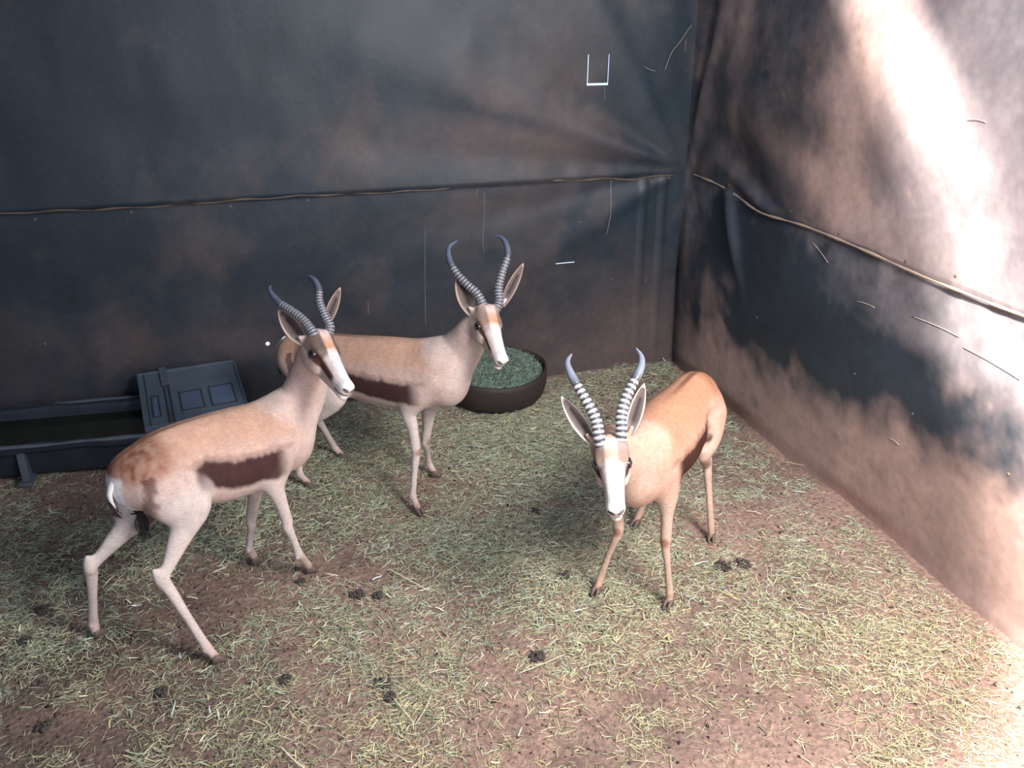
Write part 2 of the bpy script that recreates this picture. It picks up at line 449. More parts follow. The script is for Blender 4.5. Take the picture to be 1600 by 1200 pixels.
# ------------------------------------------------------------------ antelopes: joints in metres (spine, neck, limbs down to the toes, horns, ears)
SPRINGBOK_LEFT = {
    'spine': [(-2.829, -1.860, 0.639), (-2.763, -1.822, 0.660), (-2.671, -1.768, 0.661), (-2.564, -1.706, 0.643), (-2.447, -1.638, 0.617), (-2.356, -1.586, 0.604)],
    'neck': [(-2.337, -1.575, 0.648), (-2.274, -1.538, 0.712), (-2.229, -1.576, 0.841)],
    'poll': (-2.191, -1.649, 1.016),
    'nose': (-2.105, -1.866, 0.913),
    'side': (0.720, 0.679, -0.145),
    'leg_front_right': [(-2.361, -1.670, 0.607), (-2.402, -1.699, 0.487), (-2.373, -1.676, 0.286), (-2.343, -1.648, 0.128), (-2.311, -1.589, 0.030), (-2.287, -1.596, 0.000)],
    'leg_front_left': [(-2.395, -1.527, 0.528), (-2.459, -1.553, 0.430), (-2.502, -1.508, 0.217), (-2.523, -1.474, 0.080), (-2.511, -1.465, 0.030), (-2.497, -1.465, 0.000)],
    'leg_hind_right': [(-2.748, -1.894, 0.677), (-2.670, -1.883, 0.530), (-2.785, -1.973, 0.329), (-2.686, -2.008, 0.060), (-2.661, -2.025, 0.025), (-2.646, -2.026, 0.000)],
    'leg_hind_left': [(-2.784, -1.753, 0.615), (-2.838, -1.773, 0.487), (-3.016, -1.830, 0.330), (-3.064, -1.760, 0.060), (-3.061, -1.766, 0.025), (-3.057, -1.763, 0.000)],
    'horn_right': [(-2.217, -1.675, 1.016), (-2.243, -1.640, 1.053), (-2.276, -1.605, 1.077), (-2.311, -1.569, 1.097), (-2.332, -1.534, 1.116), (-2.340, -1.504, 1.133), (-2.330, -1.483, 1.137)],
    'horn_left': [(-2.156, -1.635, 1.019), (-2.170, -1.606, 1.058), (-2.179, -1.575, 1.095), (-2.175, -1.548, 1.126), (-2.182, -1.521, 1.149), (-2.196, -1.496, 1.159), (-2.214, -1.473, 1.161)],
    'ear_right': [(-2.252, -1.678, 0.987), (-2.319, -1.562, 1.072)],
    'ear_left': [(-2.165, -1.591, 1.010), (-2.098, -1.526, 1.122)],
    'eye_r': (-2.222, -1.745, 0.985),
    'tail': [(-2.861, -1.878, 0.694), (-2.889, -1.906, 0.668), (-2.903, -1.920, 0.632), (-2.894, -1.920, 0.586)],
    'belly_tuft': [(-2.838, -1.865, 0.529), (-2.830, -1.861, 0.489), (-2.835, -1.863, 0.417)],
}
SPRINGBOK_MIDDLE = {
    'spine': [(-2.243, -0.752, 0.569), (-2.155, -0.821, 0.585), (-2.014, -0.932, 0.594), (-1.890, -1.030, 0.599), (-1.769, -1.125, 0.599), (-1.674, -1.200, 0.609)],
    'neck': [(-1.650, -1.219, 0.657), (-1.598, -1.260, 0.732), (-1.560, -1.328, 0.836)],
    'poll': (-1.518, -1.376, 0.953),
    'nose': (-1.495, -1.588, 0.823),
    'side': (0.928, 0.362, -0.083),
    'leg_front_right': [(-1.712, -1.247, 0.612), (-1.814, -1.185, 0.467), (-1.801, -1.215, 0.266), (-1.829, -1.243, 0.065), (-1.819, -1.281, 0.030), (-1.815, -1.297, 0.000)],
    'leg_front_left': [(-1.661, -1.134, 0.560), (-1.706, -1.086, 0.417), (-1.723, -1.034, 0.212), (-1.699, -0.964, 0.060), (-1.681, -0.987, 0.025), (-1.664, -0.990, 0.000)],
    'leg_hind_left': [(-2.136, -0.747, 0.554), (-2.079, -0.767, 0.397), (-2.165, -0.661, 0.213), (-2.096, -0.663, 0.050), (-2.071, -0.688, 0.020), (-2.052, -0.702, 0.000)],
    'leg_hind_right': [(-2.161, -0.906, 0.619), (-2.113, -0.982, 0.462), (-2.283, -0.874, 0.248), (-2.283, -0.894, 0.060), (-2.253, -0.919, 0.025), (-2.233, -0.934, 0.000)],
    'horn_right': [(-1.534, -1.377, 0.939), (-1.551, -1.343, 0.988), (-1.587, -1.306, 1.024), (-1.618, -1.267, 1.063), (-1.634, -1.230, 1.106), (-1.626, -1.200, 1.147), (-1.586, -1.188, 1.170)],
    'horn_left': [(-1.469, -1.366, 0.955), (-1.463, -1.339, 1.005), (-1.439, -1.311, 1.060), (-1.409, -1.283, 1.115), (-1.406, -1.254, 1.155), (-1.419, -1.226, 1.177), (-1.447, -1.203, 1.179)],
    'ear_right': [(-1.582, -1.371, 0.920), (-1.611, -1.259, 1.047)],
    'ear_left': [(-1.450, -1.348, 0.932), (-1.341, -1.280, 1.080)],
    'tail': [(-2.277, -0.725, 0.661), (-2.305, -0.704, 0.619), (-2.315, -0.696, 0.571), (-2.315, -0.696, 0.518)],
}
SPRINGBOK_RIGHT = {
    'spine': [(-0.805, -1.813, 0.630), (-0.850, -1.852, 0.655), (-0.934, -1.924, 0.645), (-1.025, -2.002, 0.630), (-1.123, -2.087, 0.610), (-1.191, -2.146, 0.585)],
    'neck': [(-1.206, -2.159, 0.610), (-1.281, -2.210, 0.680), (-1.362, -2.254, 0.745)],
    'poll': (-1.423, -2.406, 0.860),
    'nose': (-1.490, -2.618, 0.769),
    'side': (0.962, -0.214, 0.168),
    'leg_front_right': [(-1.207, -2.067, 0.550), (-1.232, -2.069, 0.460), (-1.226, -2.071, 0.289), (-1.266, -2.026, 0.065), (-1.282, -2.039, 0.025), (-1.300, -2.056, 0.000)],
    'leg_front_left': [(-1.100, -2.160, 0.550), (-1.090, -2.171, 0.460), (-1.087, -2.176, 0.281), (-1.059, -2.185, 0.060), (-1.058, -2.188, 0.025), (-1.057, -2.190, 0.000)],
    'leg_hind_left': [(-0.798, -1.913, 0.630), (-0.849, -1.976, 0.490), (-0.728, -1.799, 0.339), (-0.699, -1.828, 0.060), (-0.696, -1.835, 0.020), (-0.700, -1.846, 0.000)],
    'leg_hind_right': [(-0.903, -1.792, 0.630), (-0.976, -1.829, 0.490), (-0.863, -1.639, 0.270), (-0.930, -1.635, 0.055), (-0.952, -1.649, 0.020), (-0.967, -1.659, 0.000)],
    'horn_right': [(-1.458, -2.407, 0.861), (-1.459, -2.374, 0.908), (-1.474, -2.334, 0.951), (-1.489, -2.294, 0.987), (-1.500, -2.254, 1.021), (-1.496, -2.224, 1.040), (-1.473, -2.200, 1.056)],
    'horn_left': [(-1.392, -2.420, 0.875), (-1.383, -2.393, 0.916), (-1.358, -2.364, 0.960), (-1.324, -2.339, 0.996), (-1.291, -2.313, 1.029), (-1.277, -2.284, 1.053), (-1.282, -2.249, 1.072)],
    'ear_right': [(-1.473, -2.388, 0.841), (-1.539, -2.292, 0.958)],
    'ear_left': [(-1.362, -2.414, 0.859), (-1.293, -2.350, 0.994)],
    'tail': [(-0.760, -1.774, 0.700), (-0.733, -1.751, 0.640), (-0.729, -1.748, 0.570), (-0.733, -1.751, 0.510)],
}


class Field:
    """distance field on a rectilinear grid, blended solids, turned into one closed mesh"""

    def __init__(self, lo, hi, fine_lo, fine_hi, h=0.0058, hf=0.0028):
        self.ax = []
        for k in range(3):
            v = lo[k]; L = []
            while v < hi[k]:
                L.append(v)
                v += hf if fine_lo[k] < v < fine_hi[k] else h
            self.ax.append(np.array(L, dtype=np.float32))
        self.D = np.full([len(a) for a in self.ax], 1.0, dtype=np.float32)

    def block(self, lo, hi):
        s = []
        for k in range(3):
            a, b = np.searchsorted(self.ax[k], [lo[k], hi[k]])
            s.append(slice(max(a - 1, 0), min(b + 1, len(self.ax[k]))))
        return tuple(s)

    def pts(self, s):
        return np.meshgrid(self.ax[0][s[0]], self.ax[1][s[1]], self.ax[2][s[2]], indexing='ij', sparse=True)

    def put(self, s, d, k, sub=False):
        D = self.D[s]
        if sub:
            self.D[s] = np.maximum(D, -d)
            return
        if k <= 0:
            self.D[s] = np.minimum(D, d)
        else:
            h = np.clip(0.5 + 0.5 * (D - d) / k, 0, 1)
            self.D[s] = D * (1 - h) + d * h - k * h * (1 - h)

    def ellipsoid(self, c, axes, radii, k=0.02, sub=False):
        """axes: 3 orthonormal rows"""
        c = np.asarray(c, float); R = max(radii) + k + 0.03
        s = self.block(c - R, c + R)
        x, y, z = self.pts(s)
        x = x - c[0]; y = y - c[1]; z = z - c[2]
        k0 = 0; k1 = 0
        for a, r in zip(axes, radii):
            u = (x * a[0] + y * a[1] + z * a[2]) / r
            k0 = k0 + u * u; k1 = k1 + (u / r) ** 2
        k0 = np.sqrt(k0 + 1e-12); k1 = np.sqrt(k1 + 1e-12)
        self.put(s, (k0 * (k0 - 1) / k1).astype(np.float32), k, sub)

    def sweep(self, path, rs, ru, upv, k=0.02, egg=0.0):
        """elliptic sweep: path n x 3, rs = half width, ru = half height, upv = up hint"""
        path = np.asarray(path, float); n = len(path)
        R = max(max(rs), max(ru)) + k + 0.03
        s = self.block(path.min(0) - R, path.max(0) + R)
        x, y, z = self.pts(s)
        best = np.full(np.broadcast(x, y, z).shape, 1.0, dtype=np.float32)
        upv = norm(upv)
        for i in range(n - 1):
            A = path[i]; B = path[i + 1]; ab = B - A; L = np.linalg.norm(ab)
            if L < 1e-6: continue
            ax = ab / L
            side = norm(np.cross(upv, ax)); up = np.cross(ax, side)
            Rl = max(rs[i], rs[i + 1], ru[i], ru[i + 1]) + k + 0.02
            lo = np.minimum(A, B) - Rl; hi = np.maximum(A, B) + Rl
            sb = self.block(lo, hi)
            xx, yy, zz = self.pts(sb)
            px = xx - A[0]; py = yy - A[1]; pz = zz - A[2]
            t0 = (px * ax[0] + py * ax[1] + pz * ax[2])
            t = np.clip(t0 / L, 0, 1)
            l = t0 - t * L
            a = px * side[0] + py * side[1] + pz * side[2]
            b = px * up[0] + py * up[1] + pz * up[2]
            r1 = rs[i] + (rs[i + 1] - rs[i]) * t; r2 = ru[i] + (ru[i + 1] - ru[i]) * t
            if egg: r1 = r1 * (1 - egg * np.clip(b / r2, -1, 1))
            r3 = np.minimum(r1, r2)
            k0 = np.sqrt((a / r1) ** 2 + (b / r2) ** 2 + (l / r3) ** 2 + 1e-12)
            k1 = np.sqrt((a / r1 ** 2) ** 2 + (b / r2 ** 2) ** 2 + (l / r3 ** 2) ** 2 + 1e-12)
            d = (k0 * (k0 - 1) / k1).astype(np.float32)
            o = tuple(slice(q.start - p.start, q.stop - p.start) for q, p in zip(sb, s))
            best[o] = np.minimum(best[o], d)
        self.put(s, best, k)

    def mesh(self, smooth=2):
        D = self.D; ax = self.ax
        S = D < 0
        nx, ny, nz = D.shape
        cs = np.zeros((nx - 1, ny - 1, nz - 1), np.int8)
        for i in (0, 1):
            for j in (0, 1):
                for k in (0, 1):
                    cs += S[i:nx - 1 + i, j:ny - 1 + j, k:nz - 1 + k]
        act = (cs > 0) & (cs < 8)
        I, J, K = np.nonzero(act)
        idx = np.full(act.shape, -1, np.int64); idx[I, J, K] = np.arange(len(I))
        acc = np.zeros((len(I), 3)); cnt = np.zeros(len(I))
        corners = [(i, j, k) for i in (0, 1) for j in (0, 1) for k in (0, 1)]
        for a in corners:
            for b in corners:
                if sum(b) - sum(a) == 1 and sum(abs(p - q) for p, q in zip(a, b)) == 1:
                    da = D[I + a[0], J + a[1], K + a[2]]; db = D[I + b[0], J + b[1], K + b[2]]
                    m = (da < 0) != (db < 0)
                    t = np.where(m, da / np.where(m, da - db, 1), 0)
                    pa = np.stack([ax[0][I + a[0]], ax[1][J + a[1]], ax[2][K + a[2]]], 1)
                    pb = np.stack([ax[0][I + b[0]], ax[1][J + b[1]], ax[2][K + b[2]]], 1)
                    acc += np.where(m[:, None], pa + (pb - pa) * t[:, None], 0); cnt += m
        V = acc / cnt[:, None]
        quads = []
        # edges along x, y, z
        e = S[:-1, 1:-1, 1:-1] != S[1:, 1:-1, 1:-1]
        i, j, k = np.nonzero(e); j += 1; k += 1
        q = np.stack([idx[i, j - 1, k - 1], idx[i, j, k - 1], idx[i, j, k], idx[i, j - 1, k]], 1)
        f = ~S[i, j, k]; q[f] = q[f][:, ::-1]; quads.append(q)
        e = S[1:-1, :-1, 1:-1] != S[1:-1, 1:, 1:-1]
        i, j, k = np.nonzero(e); i += 1; k += 1
        q = np.stack([idx[i - 1, j, k - 1], idx[i - 1, j, k], idx[i, j, k], idx[i, j, k - 1]], 1)
        f = ~S[i, j, k]; q[f] = q[f][:, ::-1]; quads.append(q)
        e = S[1:-1, 1:-1, :-1] != S[1:-1, 1:-1, 1:]
        i, j, k = np.nonzero(e); i += 1; j += 1
        q = np.stack([idx[i - 1, j - 1, k], idx[i, j - 1, k], idx[i, j, k], idx[i - 1, j, k]], 1)
        f = ~S[i, j, k]; q[f] = q[f][:, ::-1]; quads.append(q)
        Q = np.vstack(quads)
        E = np.vstack([Q[:, [0, 1]], Q[:, [1, 2]], Q[:, [2, 3]], Q[:, [3, 0]]])
        deg = np.bincount(E.ravel(), minlength=len(V))[:, None]
        for it in range(smooth):
            sm = np.zeros_like(V)
            for c in range(3):
                sm[:, c] = np.bincount(E[:, 0], V[E[:, 1], c], len(V)) + np.bincount(E[:, 1], V[E[:, 0], c], len(V))
            V = V * 0.4 + 0.6 * sm / deg
        return V, Q


TAN = np.array([0.50, 0.300, 0.215])
TAN_PALE = np.array([0.57, 0.425, 0.375])
CREAM = np.array([0.62, 0.525, 0.48])
WHITE = np.array([0.74, 0.71, 0.70])
RUST = np.array([0.235, 0.105, 0.070])
CHOC = np.array([0.040, 0.013, 0.012])
GREY_BROWN = np.array([0.135, 0.092, 0.074])


def seg_dist(P, A, B):
    ab = B - A; t = np.clip(((P - A) @ ab) / (ab @ ab), 0, 1)
    return np.linalg.norm(P - A - t[:, None] * ab, axis=1), t


def path_dist(P, path):
    best = np.full(len(P), 9.0); T = np.zeros(len(P))
    n = len(path) - 1
    for i in range(n):
        d, t = seg_dist(P, path[i], path[i + 1])
        m = d < best
        best[m] = d[m]; T[m] = (i + t[m]) / n
    return best, T


def make_springbok(J, label, opt):
    J = {k: np.array(v, float) for k, v in J.items()}
    sp = J['spine']; nk = J['neck']; poll = J['poll']; nose = J['nose']
    f = norm(nose - poll); s = J['side']; s = norm(s - f * (s @ f)); u = np.cross(f, s)   # s = animal's left
    L = np.linalg.norm(nose - poll)
    hp = lambda a, h, b=0.0: poll + f * (a * L) + u * h + s * b        # point in the head's frame
    H3 = (f, s, u)
    legs = {k: J['leg_' + k] for k in ('front_right', 'front_left', 'hind_right', 'hind_left')}
    allp = np.vstack([sp, nk, poll[None], nose[None]] + list(legs.values()))
    lo = allp.min(0) - 0.20; hi = allp.max(0) + 0.20; lo[2] = -0.03
    hc = hp(0.5, -0.04)
    F = Field(lo, hi, hc - 0.155, hc + 0.155)
    hd = norm((sp[-1] - sp[0]) * np.array([1, 1, 0])); rt = np.array([hd[1], -hd[0], 0.0]); Z = np.array([0, 0, 1.0])

    # trunk
    prof = np.array([(0.072, 0.100), (0.092, 0.118), (0.100, 0.122), (0.114, 0.130), (0.112, 0.142), (0.082, 0.135)])
    prof[:, 0] *= np.interp(np.arange(6), [0, 1, 3, 5], [1, 1, opt.get('girth', 1.0), 1])
    low = np.array([0, 0.006, 0.018, 0.024, 0.012, 0.0]) * opt.get('belly', 1.0)
    prof[:, 1] += low
    sp = sp.copy(); spl = sp.copy(); spl[:, 2] -= low * 0.9
    S = catmull(np.hstack([spl, prof]), 22)
    F.sweep(S[:, :3], S[:, 3], S[:, 4], Z, k=0.0, egg=0.05)
    trunk = S
    # chest bulge, rump, withers, shoulder blades, haunches
    cf = sp[-1]
    F.ellipsoid(cf + hd * 0.035 - Z * 0.045, (hd, rt, Z), (0.075, 0.065, 0.085), 0.05)
    F.ellipsoid(sp[-1] * 0.75 + nk[0] * 0.25 + Z * 0.06 - hd * 0.045, (hd, rt, Z), (0.09, 0.038, 0.055), 0.05)
    F.ellipsoid(sp[0] - hd * 0.01 + Z * 0.01, (hd, rt, Z), (0.07, 0.075, 0.085), 0.04)
    # neck
    nb = cf * 0.55 + nk[0] * 0.45
    back_skull = hp(0.06, -0.050)
    np_ = np.vstack([cf * 0.9 + nk[0] * 0.1 - hd * 0.02, nk[0], nk[1], nk[2], back_skull])
    npf = np.array([(0.085, 0.120), (0.078, 0.112), (0.062, 0.088), (0.051, 0.066), (0.044, 0.050)]) * np.array([opt.get('neck', 1.0)])
    N = catmull(np.hstack([np_, npf]), 18)
    F.sweep(N[:, :3], N[:, 3], N[:, 4], hd * -1.0 + Z * 0.6, k=0.055)
    # legs
    legpaths = {}
    for nm, Q in legs.items():
        sgn = 1.0 if 'right' in nm else -1.0
        if 'front' in nm:
            rad = np.array([(0.044, 0.055), (0.030, 0.036), (0.0185, 0.0200), (0.0150, 0.0165), (0.0135, 0.0150), (0.014, 0.016)])
            Q2 = Q[:5]
            # forearm taper: add mid forearm and mid cannon stations
            st = [np.r_[Q[0], 0.046, 0.060], np.r_[Q[1], 0.031, 0.040], np.r_[Q[1] * .5 + Q[2] * .5, 0.0215, 0.025],
                  np.r_[Q[2] + Z * 0.012, 0.0205, 0.0215], np.r_[Q[2] - Z * 0.014, 0.0175, 0.0195], np.r_[Q[2] * .5 + Q[3] * .5, 0.0125, 0.0140],
                  np.r_[Q[3] * .9 + Q[2] * .1, 0.0135, 0.0150], np.r_[Q[3], 0.0155, 0.0175], np.r_[Q[3] * .45 + Q[4] * .55, 0.0130, 0.0145], np.r_[Q[4], 0.0155, 0.0165]]
            upper = Q[0]
            F.ellipsoid(Q[0] * 0.75 + sp[-2] * 0.25 + Z * 0.03, (norm(Q[1] - Q[0] + Z * -0.1), rt, norm(np.cross(rt, Q[1] - Q[0]))), (0.115, 0.042, 0.070), 0.045)
            F.ellipsoid(Q[0] * 0.25 + Q[1] * 0.75, (norm(Q[1] - Q[0]), rt, norm(np.cross(rt, Q[1] - Q[0]))), (0.070, 0.030, 0.044), 0.03)
        else:
            th = opt.get('thigh', 1.0); sf = opt.get('stifle', 1.0)
            st = [np.r_[Q[0], 0.050, 0.085 * th], np.r_[Q[0] * .5 + Q[1] * .5, 0.050 * th, 0.086 * th], np.r_[Q[1], 0.040 * th * (0.35 + 0.65 * sf), 0.060 * sf], np.r_[Q[1] * .55 + Q[2] * .45, 0.028 * th, 0.039 * sf],
                  np.r_[Q[1] * .2 + Q[2] * .8, 0.0175, 0.024], np.r_[Q[2], 0.0170, 0.0225], np.r_[Q[2] * .8 + Q[3] * .2, 0.0155, 0.0195], np.r_[Q[2] * .45 + Q[3] * .55, 0.0135, 0.0155],
                  np.r_[Q[3] * .9 + Q[2] * .1, 0.0145, 0.0160], np.r_[Q[3], 0.0165, 0.0180], np.r_[Q[3] * .45 + Q[4] * .55, 0.0135, 0.0150], np.r_[Q[4], 0.0155, 0.0165]]
            ta = norm(Q[1] - Q[0])
            F.ellipsoid(Q[0] * (0.55 + 0.3 * (1 - sf)) + Q[1] * (0.45 - 0.3 * (1 - sf)) - hd * 0.012, (ta, norm(rt - ta * (rt @ ta)), norm(np.cross(ta, rt))), (0.150 * (0.6 + 0.4 * sf), 0.058 * th, 0.100 * th), 0.04)
            # heel point of the hock
            bk = norm(Q[1] - Q[2]); hb = norm((Q[2] - Q[3]))
            F.ellipsoid(Q[2] + hb * 0.024 - hd * 0.012, (hb, rt, norm(np.cross(hb, rt))), (0.028, 0.0095, 0.010), 0.012)
        st = np.array(st)
        C = catmull(st, 40)
        C[:, 3:] = np.maximum(C[:, 3:], 0.0115)
        F.sweep(C[:, :3], C[:, 3], C[:, 4], hd + Z * 0.001, k=0.028)
        # dew claws
        for b in (-1, 1):
            F.ellipsoid(Q[3] - Z * 0.008 - hd * 0.014 + rt * 0.008 * b, (hd, rt, Z), (0.007, 0.005, 0.008), 0.006)
        legpaths[nm] = C[:, :3]
    # belly tuck / groin fill
    # head
    F.ellipsoid(hp(0.14, -0.050), H3, (0.062, 0.048, 0.050), 0.03)
    F.sweep([hp(0.16, -0.046), hp(0.34, -0.046), hp(0.52, -0.054), hp(0.72, -0.060), hp(0.88, -0.062)],
            [0.044, 0.042, 0.034, 0.0295, 0.0270], [0.044, 0.042, 0.038, 0.034, 0.0300], u, k=0.02)
    F.sweep([hp(0.18, -0.090), hp(0.42, -0.096), hp(0.68, -0.094), hp(0.86, -0.090)], [0.034, 0.028, 0.021, 0.0185], [0.036, 0.026, 0.018, 0.014], u, k=0.018)
    F.ellipsoid(hp(0.935, -0.060), H3, (0.020, 0.0250, 0.0245), 0.014)
    for b in (-1, 1):
        F.ellipsoid(hp(0.255, -0.029, 0.038 * b), H3, (0.028, 0.011, 0.011), 0.012)       # brow
        F.ellipsoid(hp(0.33, -0.066, 0.038 * b), H3, (0.026, 0.011, 0.011), 0.012)       # lower lid
        F.ellipsoid(hp(0.26, -0.088, 0.034 * b), H3, (0.050, 0.018, 0.034), 0.02)        # cheek
        F.ellipsoid(hp(0.06, -0.014, 0.026 * b), H3, (0.020, 0.022, 0.022), 0.012)       # horn pedicel
        F.ellipsoid(hp(0.93, -0.094), H3, (0.018, 0.017, 0.011), 0.010) if b > 0 else None
        F.ellipsoid(hp(0.945, -0.052, 0.0175 * b), H3, (0.012, 0.007, 0.009), 0.007)     # nostril wing
        F.ellipsoid(hp(0.285, -0.047, 0.0595 * b), H3, (0.0155, 0.011, 0.0125), 0.0, sub=True)   # eye socket
        F.ellipsoid(hp(0.985, -0.054, 0.0180 * b), H3, (0.0085, 0.006, 0.0038), 0.0, sub=True)
        # mouth
        F.ellipsoid(hp(0.90, -0.0800, 0.024 * b), (norm(f * 1.0 + u * 0.10), s, norm(u - f * 0.10)), (0.036, 0.014, 0.0024), 0.0, sub=True)
        # cup that carries the ear
        er = J['ear_right'] if b < 0 else J['ear_left']
        F.sweep([hp(0.06, -0.048, 0.030 * b), er[0] * 0.85 + er[1] * 0.15], [0.012, 0.006], [0.013, 0.007], u, k=0.014)
    V, Q = F.mesh(2)
    del F.D
    # ---------------------------------------------------------------- coat
    col = np.tile(TAN, (len(V), 1))
    td, tt = path_dist(V, trunk[:, :3])
    ctr = np.stack([np.interp(tt, np.linspace(0, 1, len(trunk)), trunk[:, c]) for c in range(5)], 1)
    rel = (V[:, 2] - ctr[:, 2]) / ctr[:, 4]
    side_v = (V - ctr[:, :3]) @ rt
    fwd = (V - sp[1]) @ hd
    nz1 = fbm(V, 18, 71, 3) - 0.5; nz2 = fbm(V * np.array([1, 1, 0.5]), 60, 72, 2) - 0.5
    warp = rel + 0.12 * nz1 + 0.10 * nz2
    base = mix(np.tile(TAN, (len(V), 1)), TAN_PALE, sstep(0.75, -0.10, warp))
    base = mix(base, CREAM, sstep(-0.72, -0.95, warp) * 0.8)
    # body stripe
    top = opt['stripe'][0] + (opt['stripe'][1] - opt['stripe'][0]) * tt; bot = opt['stripe'][2] + (opt['stripe'][3] - opt['stripe'][2]) * tt
    m = sstep(bot - 0.08, bot + 0.08, warp) * sstep(top + 0.08, top - 0.08, warp) * sstep(opt.get('start', 0.30), opt.get('start', 0.30) + 0.08, tt + 0.1 * nz1) * (1 - sstep(0.80, 0.92, tt))
    base = mix(base, CHOC * (1.0), m * 0.96)
    base = mix(base, RUST, 0.45 * sstep(0.12, 0.0, np.abs(warp - top - 0.05)) * sstep(0.2, 0.35, tt) * (1 - sstep(0.9, 1.0, tt)) * (1 - m))
    # dark dorsal line and rump
    ridge = sstep(0.015, 0.005, np.abs(side_v)) * (rel > 0.6) * sstep(0.75, 0.2, tt)
    base = mix(base, RUST * 0.7, ridge * 0.85)
    rumpf = fwd + 0.03 * nz1 + 0.02 * nz2
    white = sstep(-0.095, -0.115, rumpf) * sstep(0.062, 0.040, np.abs(side_v)) * sstep(sp[0][2] - 0.13, sp[0][2] - 0.10, V[:, 2]) * sstep(sp[0][2] + 0.060, sp[0][2] + 0.035, V[:, 2]) * opt.get('white', 1.0)
    rust = sstep(0.035, -0.02, rumpf) * sstep(0.15, 0.6, rel) * (1 - white)
    base = mix(base, RUST, rust * opt.get('rump_dark', 0.6) * (0.75 + 1.4 * nz2))
    edge = sstep(0.026, 0.008, np.abs(rumpf + 0.085)) * (rel < 0.5) * (np.abs(side_v) > 0.02) * sstep(sp[0][2] - 0.12, sp[0][2] - 0.05, V[:, 2])
    base = mix(base, WHITE, white)
    base = mix(base, CHOC * 2.0, edge * 0.75 * (1 - white * 0.5))
    col = base
    # neck
    nd, nt = path_dist(V, N[:, :3])
    nr = np.interp(nt, np.linspace(0, 1, len(N)), N[:, 4])
    wn_ = sstep(0.02, -0.02, (nd - nr) - (td - np.minimum(ctr[:, 3], ctr[:, 4])) * 1.0) * sstep(0.10, 0.3, nt)
    ncol = mix(np.tile(TAN_PALE, (len(V), 1)), TAN, sstep(0.35, 0.0, nt) * 0.6)
    front = ((V - np.stack([np.interp(nt, np.linspace(0, 1, len(N)), N[:, c]) for c in range(3)], 1)) @ norm(hd * 1.0 - Z * 0.4)) / nr
    ncol = mix(ncol, CREAM, sstep(0.1, 0.8, front) * 0.6)
    col = mix(col, ncol, wn_ * (1 - m))
    # legs
    for nm, C in legpaths.items():
        ld, lt = path_dist(V, C)
        near = ld < 0.075
        if 'front' in nm:
            w = sstep(0.05, 0.16, lt) * sstep(0.075, 0.045, ld)
        else:
            w = sstep(0.02, 0.10, lt) * sstep(0.10, 0.085, ld)
        w = w * sstep(sp[0][2] + 0.03, sp[0][2] - 0.06, V[:, 2])
        lc = mix(np.tile(CREAM * 1.0, (len(V), 1)), TAN_PALE, sstep(0.55, 0.95, lt) * 0.9 + 0.15)
        lc = mix(lc, TAN * 0.8, sstep(0.90, 1.0, lt) * 0.6)
        if 'front' in nm:
            kd = np.linalg.norm(V - (legs[nm][2] + hd * 0.018), axis=1)
            lc = mix(lc, RUST * 1.3, sstep(0.026, 0.012, kd) * 0.75)
        else:
            lc = mix(lc, CREAM, 0.4 * sstep(0.7, 0.2, lt))
        w = w * (1 - np.clip(white + edge * 0.9, 0, 1) * sstep(0.35, 0.2, lt))
        col = mix(col, lc, np.where(near | ('hind' in nm), w, 0) * (1 - m * (0.9 if 'front' in nm else opt.get('keep', 0.4))))
    # dark hair between the thighs
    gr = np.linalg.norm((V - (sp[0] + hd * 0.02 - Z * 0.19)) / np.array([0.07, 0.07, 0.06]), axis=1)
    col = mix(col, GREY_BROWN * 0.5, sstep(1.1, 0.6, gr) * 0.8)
    # head
    Hq = V - poll
    a = (Hq @ f) / L; h = Hq @ u; b = np.abs(Hq @ s)
    inh = sstep(0.0, 0.05, a + 0.6 * np.clip(h + 0.05, -1, 0.0)) * (np.linalg.norm(V - hp(0.5, -0.05), axis=1) < 0.17) * (a < 1.2) * (h > -0.135) * (b < 0.075)
    hc_ = np.tile(CREAM * np.array([0.95, 0.92, 0.92]), (len(V), 1))
    hc_ = mix(hc_, TAN_PALE * 0.88, opt.get('cheek', 0.9) * sstep(-0.030, -0.050, h) * sstep(0.74, 0.55, a))
    fore = sstep(0.40, 0.33, a + 0.10 * nz1) * sstep(-0.050, -0.030, h)
    fc_ = mix(np.tile(TAN_PALE, (len(V), 1)), TAN * np.array([1.0, 0.85, 0.7]), sstep(0.10, 0.30, a))
    fc_ = mix(fc_, GREY_BROWN * 1.1, sstep(0.014, 0.026, b) * opt.get('smudge', 0.6))
    hc_ = mix(hc_, fc_, fore * opt.get('fore', 0.9))
    sm = sstep(0.016, 0.024, b) * sstep(-0.064, -0.048, h) * sstep(0.50, 0.40, a) * sstep(0.0, 0.10, a)
    hc_ = mix(hc_, GREY_BROWN * 0.85, sm * opt.get('smudge', 0.6))
    # darker fur round the eye
    ey = np.linalg.norm(np.stack([(a - 0.30) * L / 0.040, (h + 0.048) / 0.022, (b - 0.046) / 0.03], 1), axis=1)
    hc_ = mix(hc_, GREY_BROWN, sstep(1.3, 0.6, ey) * opt.get('smudge', 0.6))
    bridge = sstep(0.38, 0.46, a) * sstep(0.024, 0.015, b) * sstep(-0.060, -0.035, h)
    hc_ = mix(hc_, WHITE * opt.get('face_white', 0.8), bridge)
    # dark stripe from the eye to the corner of the mouth
    t = np.clip((a - 0.32) / 0.48, 0, 1)
    line = -0.047 - 0.018 * t
    wd = (0.012 - 0.003 * t) * opt.get('face_stripe', 1.0)
    st = sstep(wd * 1.35, wd * 0.6, np.abs(h - line)) * sstep(0.30, 0.36, a) * sstep(0.80, 0.70, a) * (b > 0.012)
    hc_ = mix(hc_, CHOC * 1.3, st * 0.95)
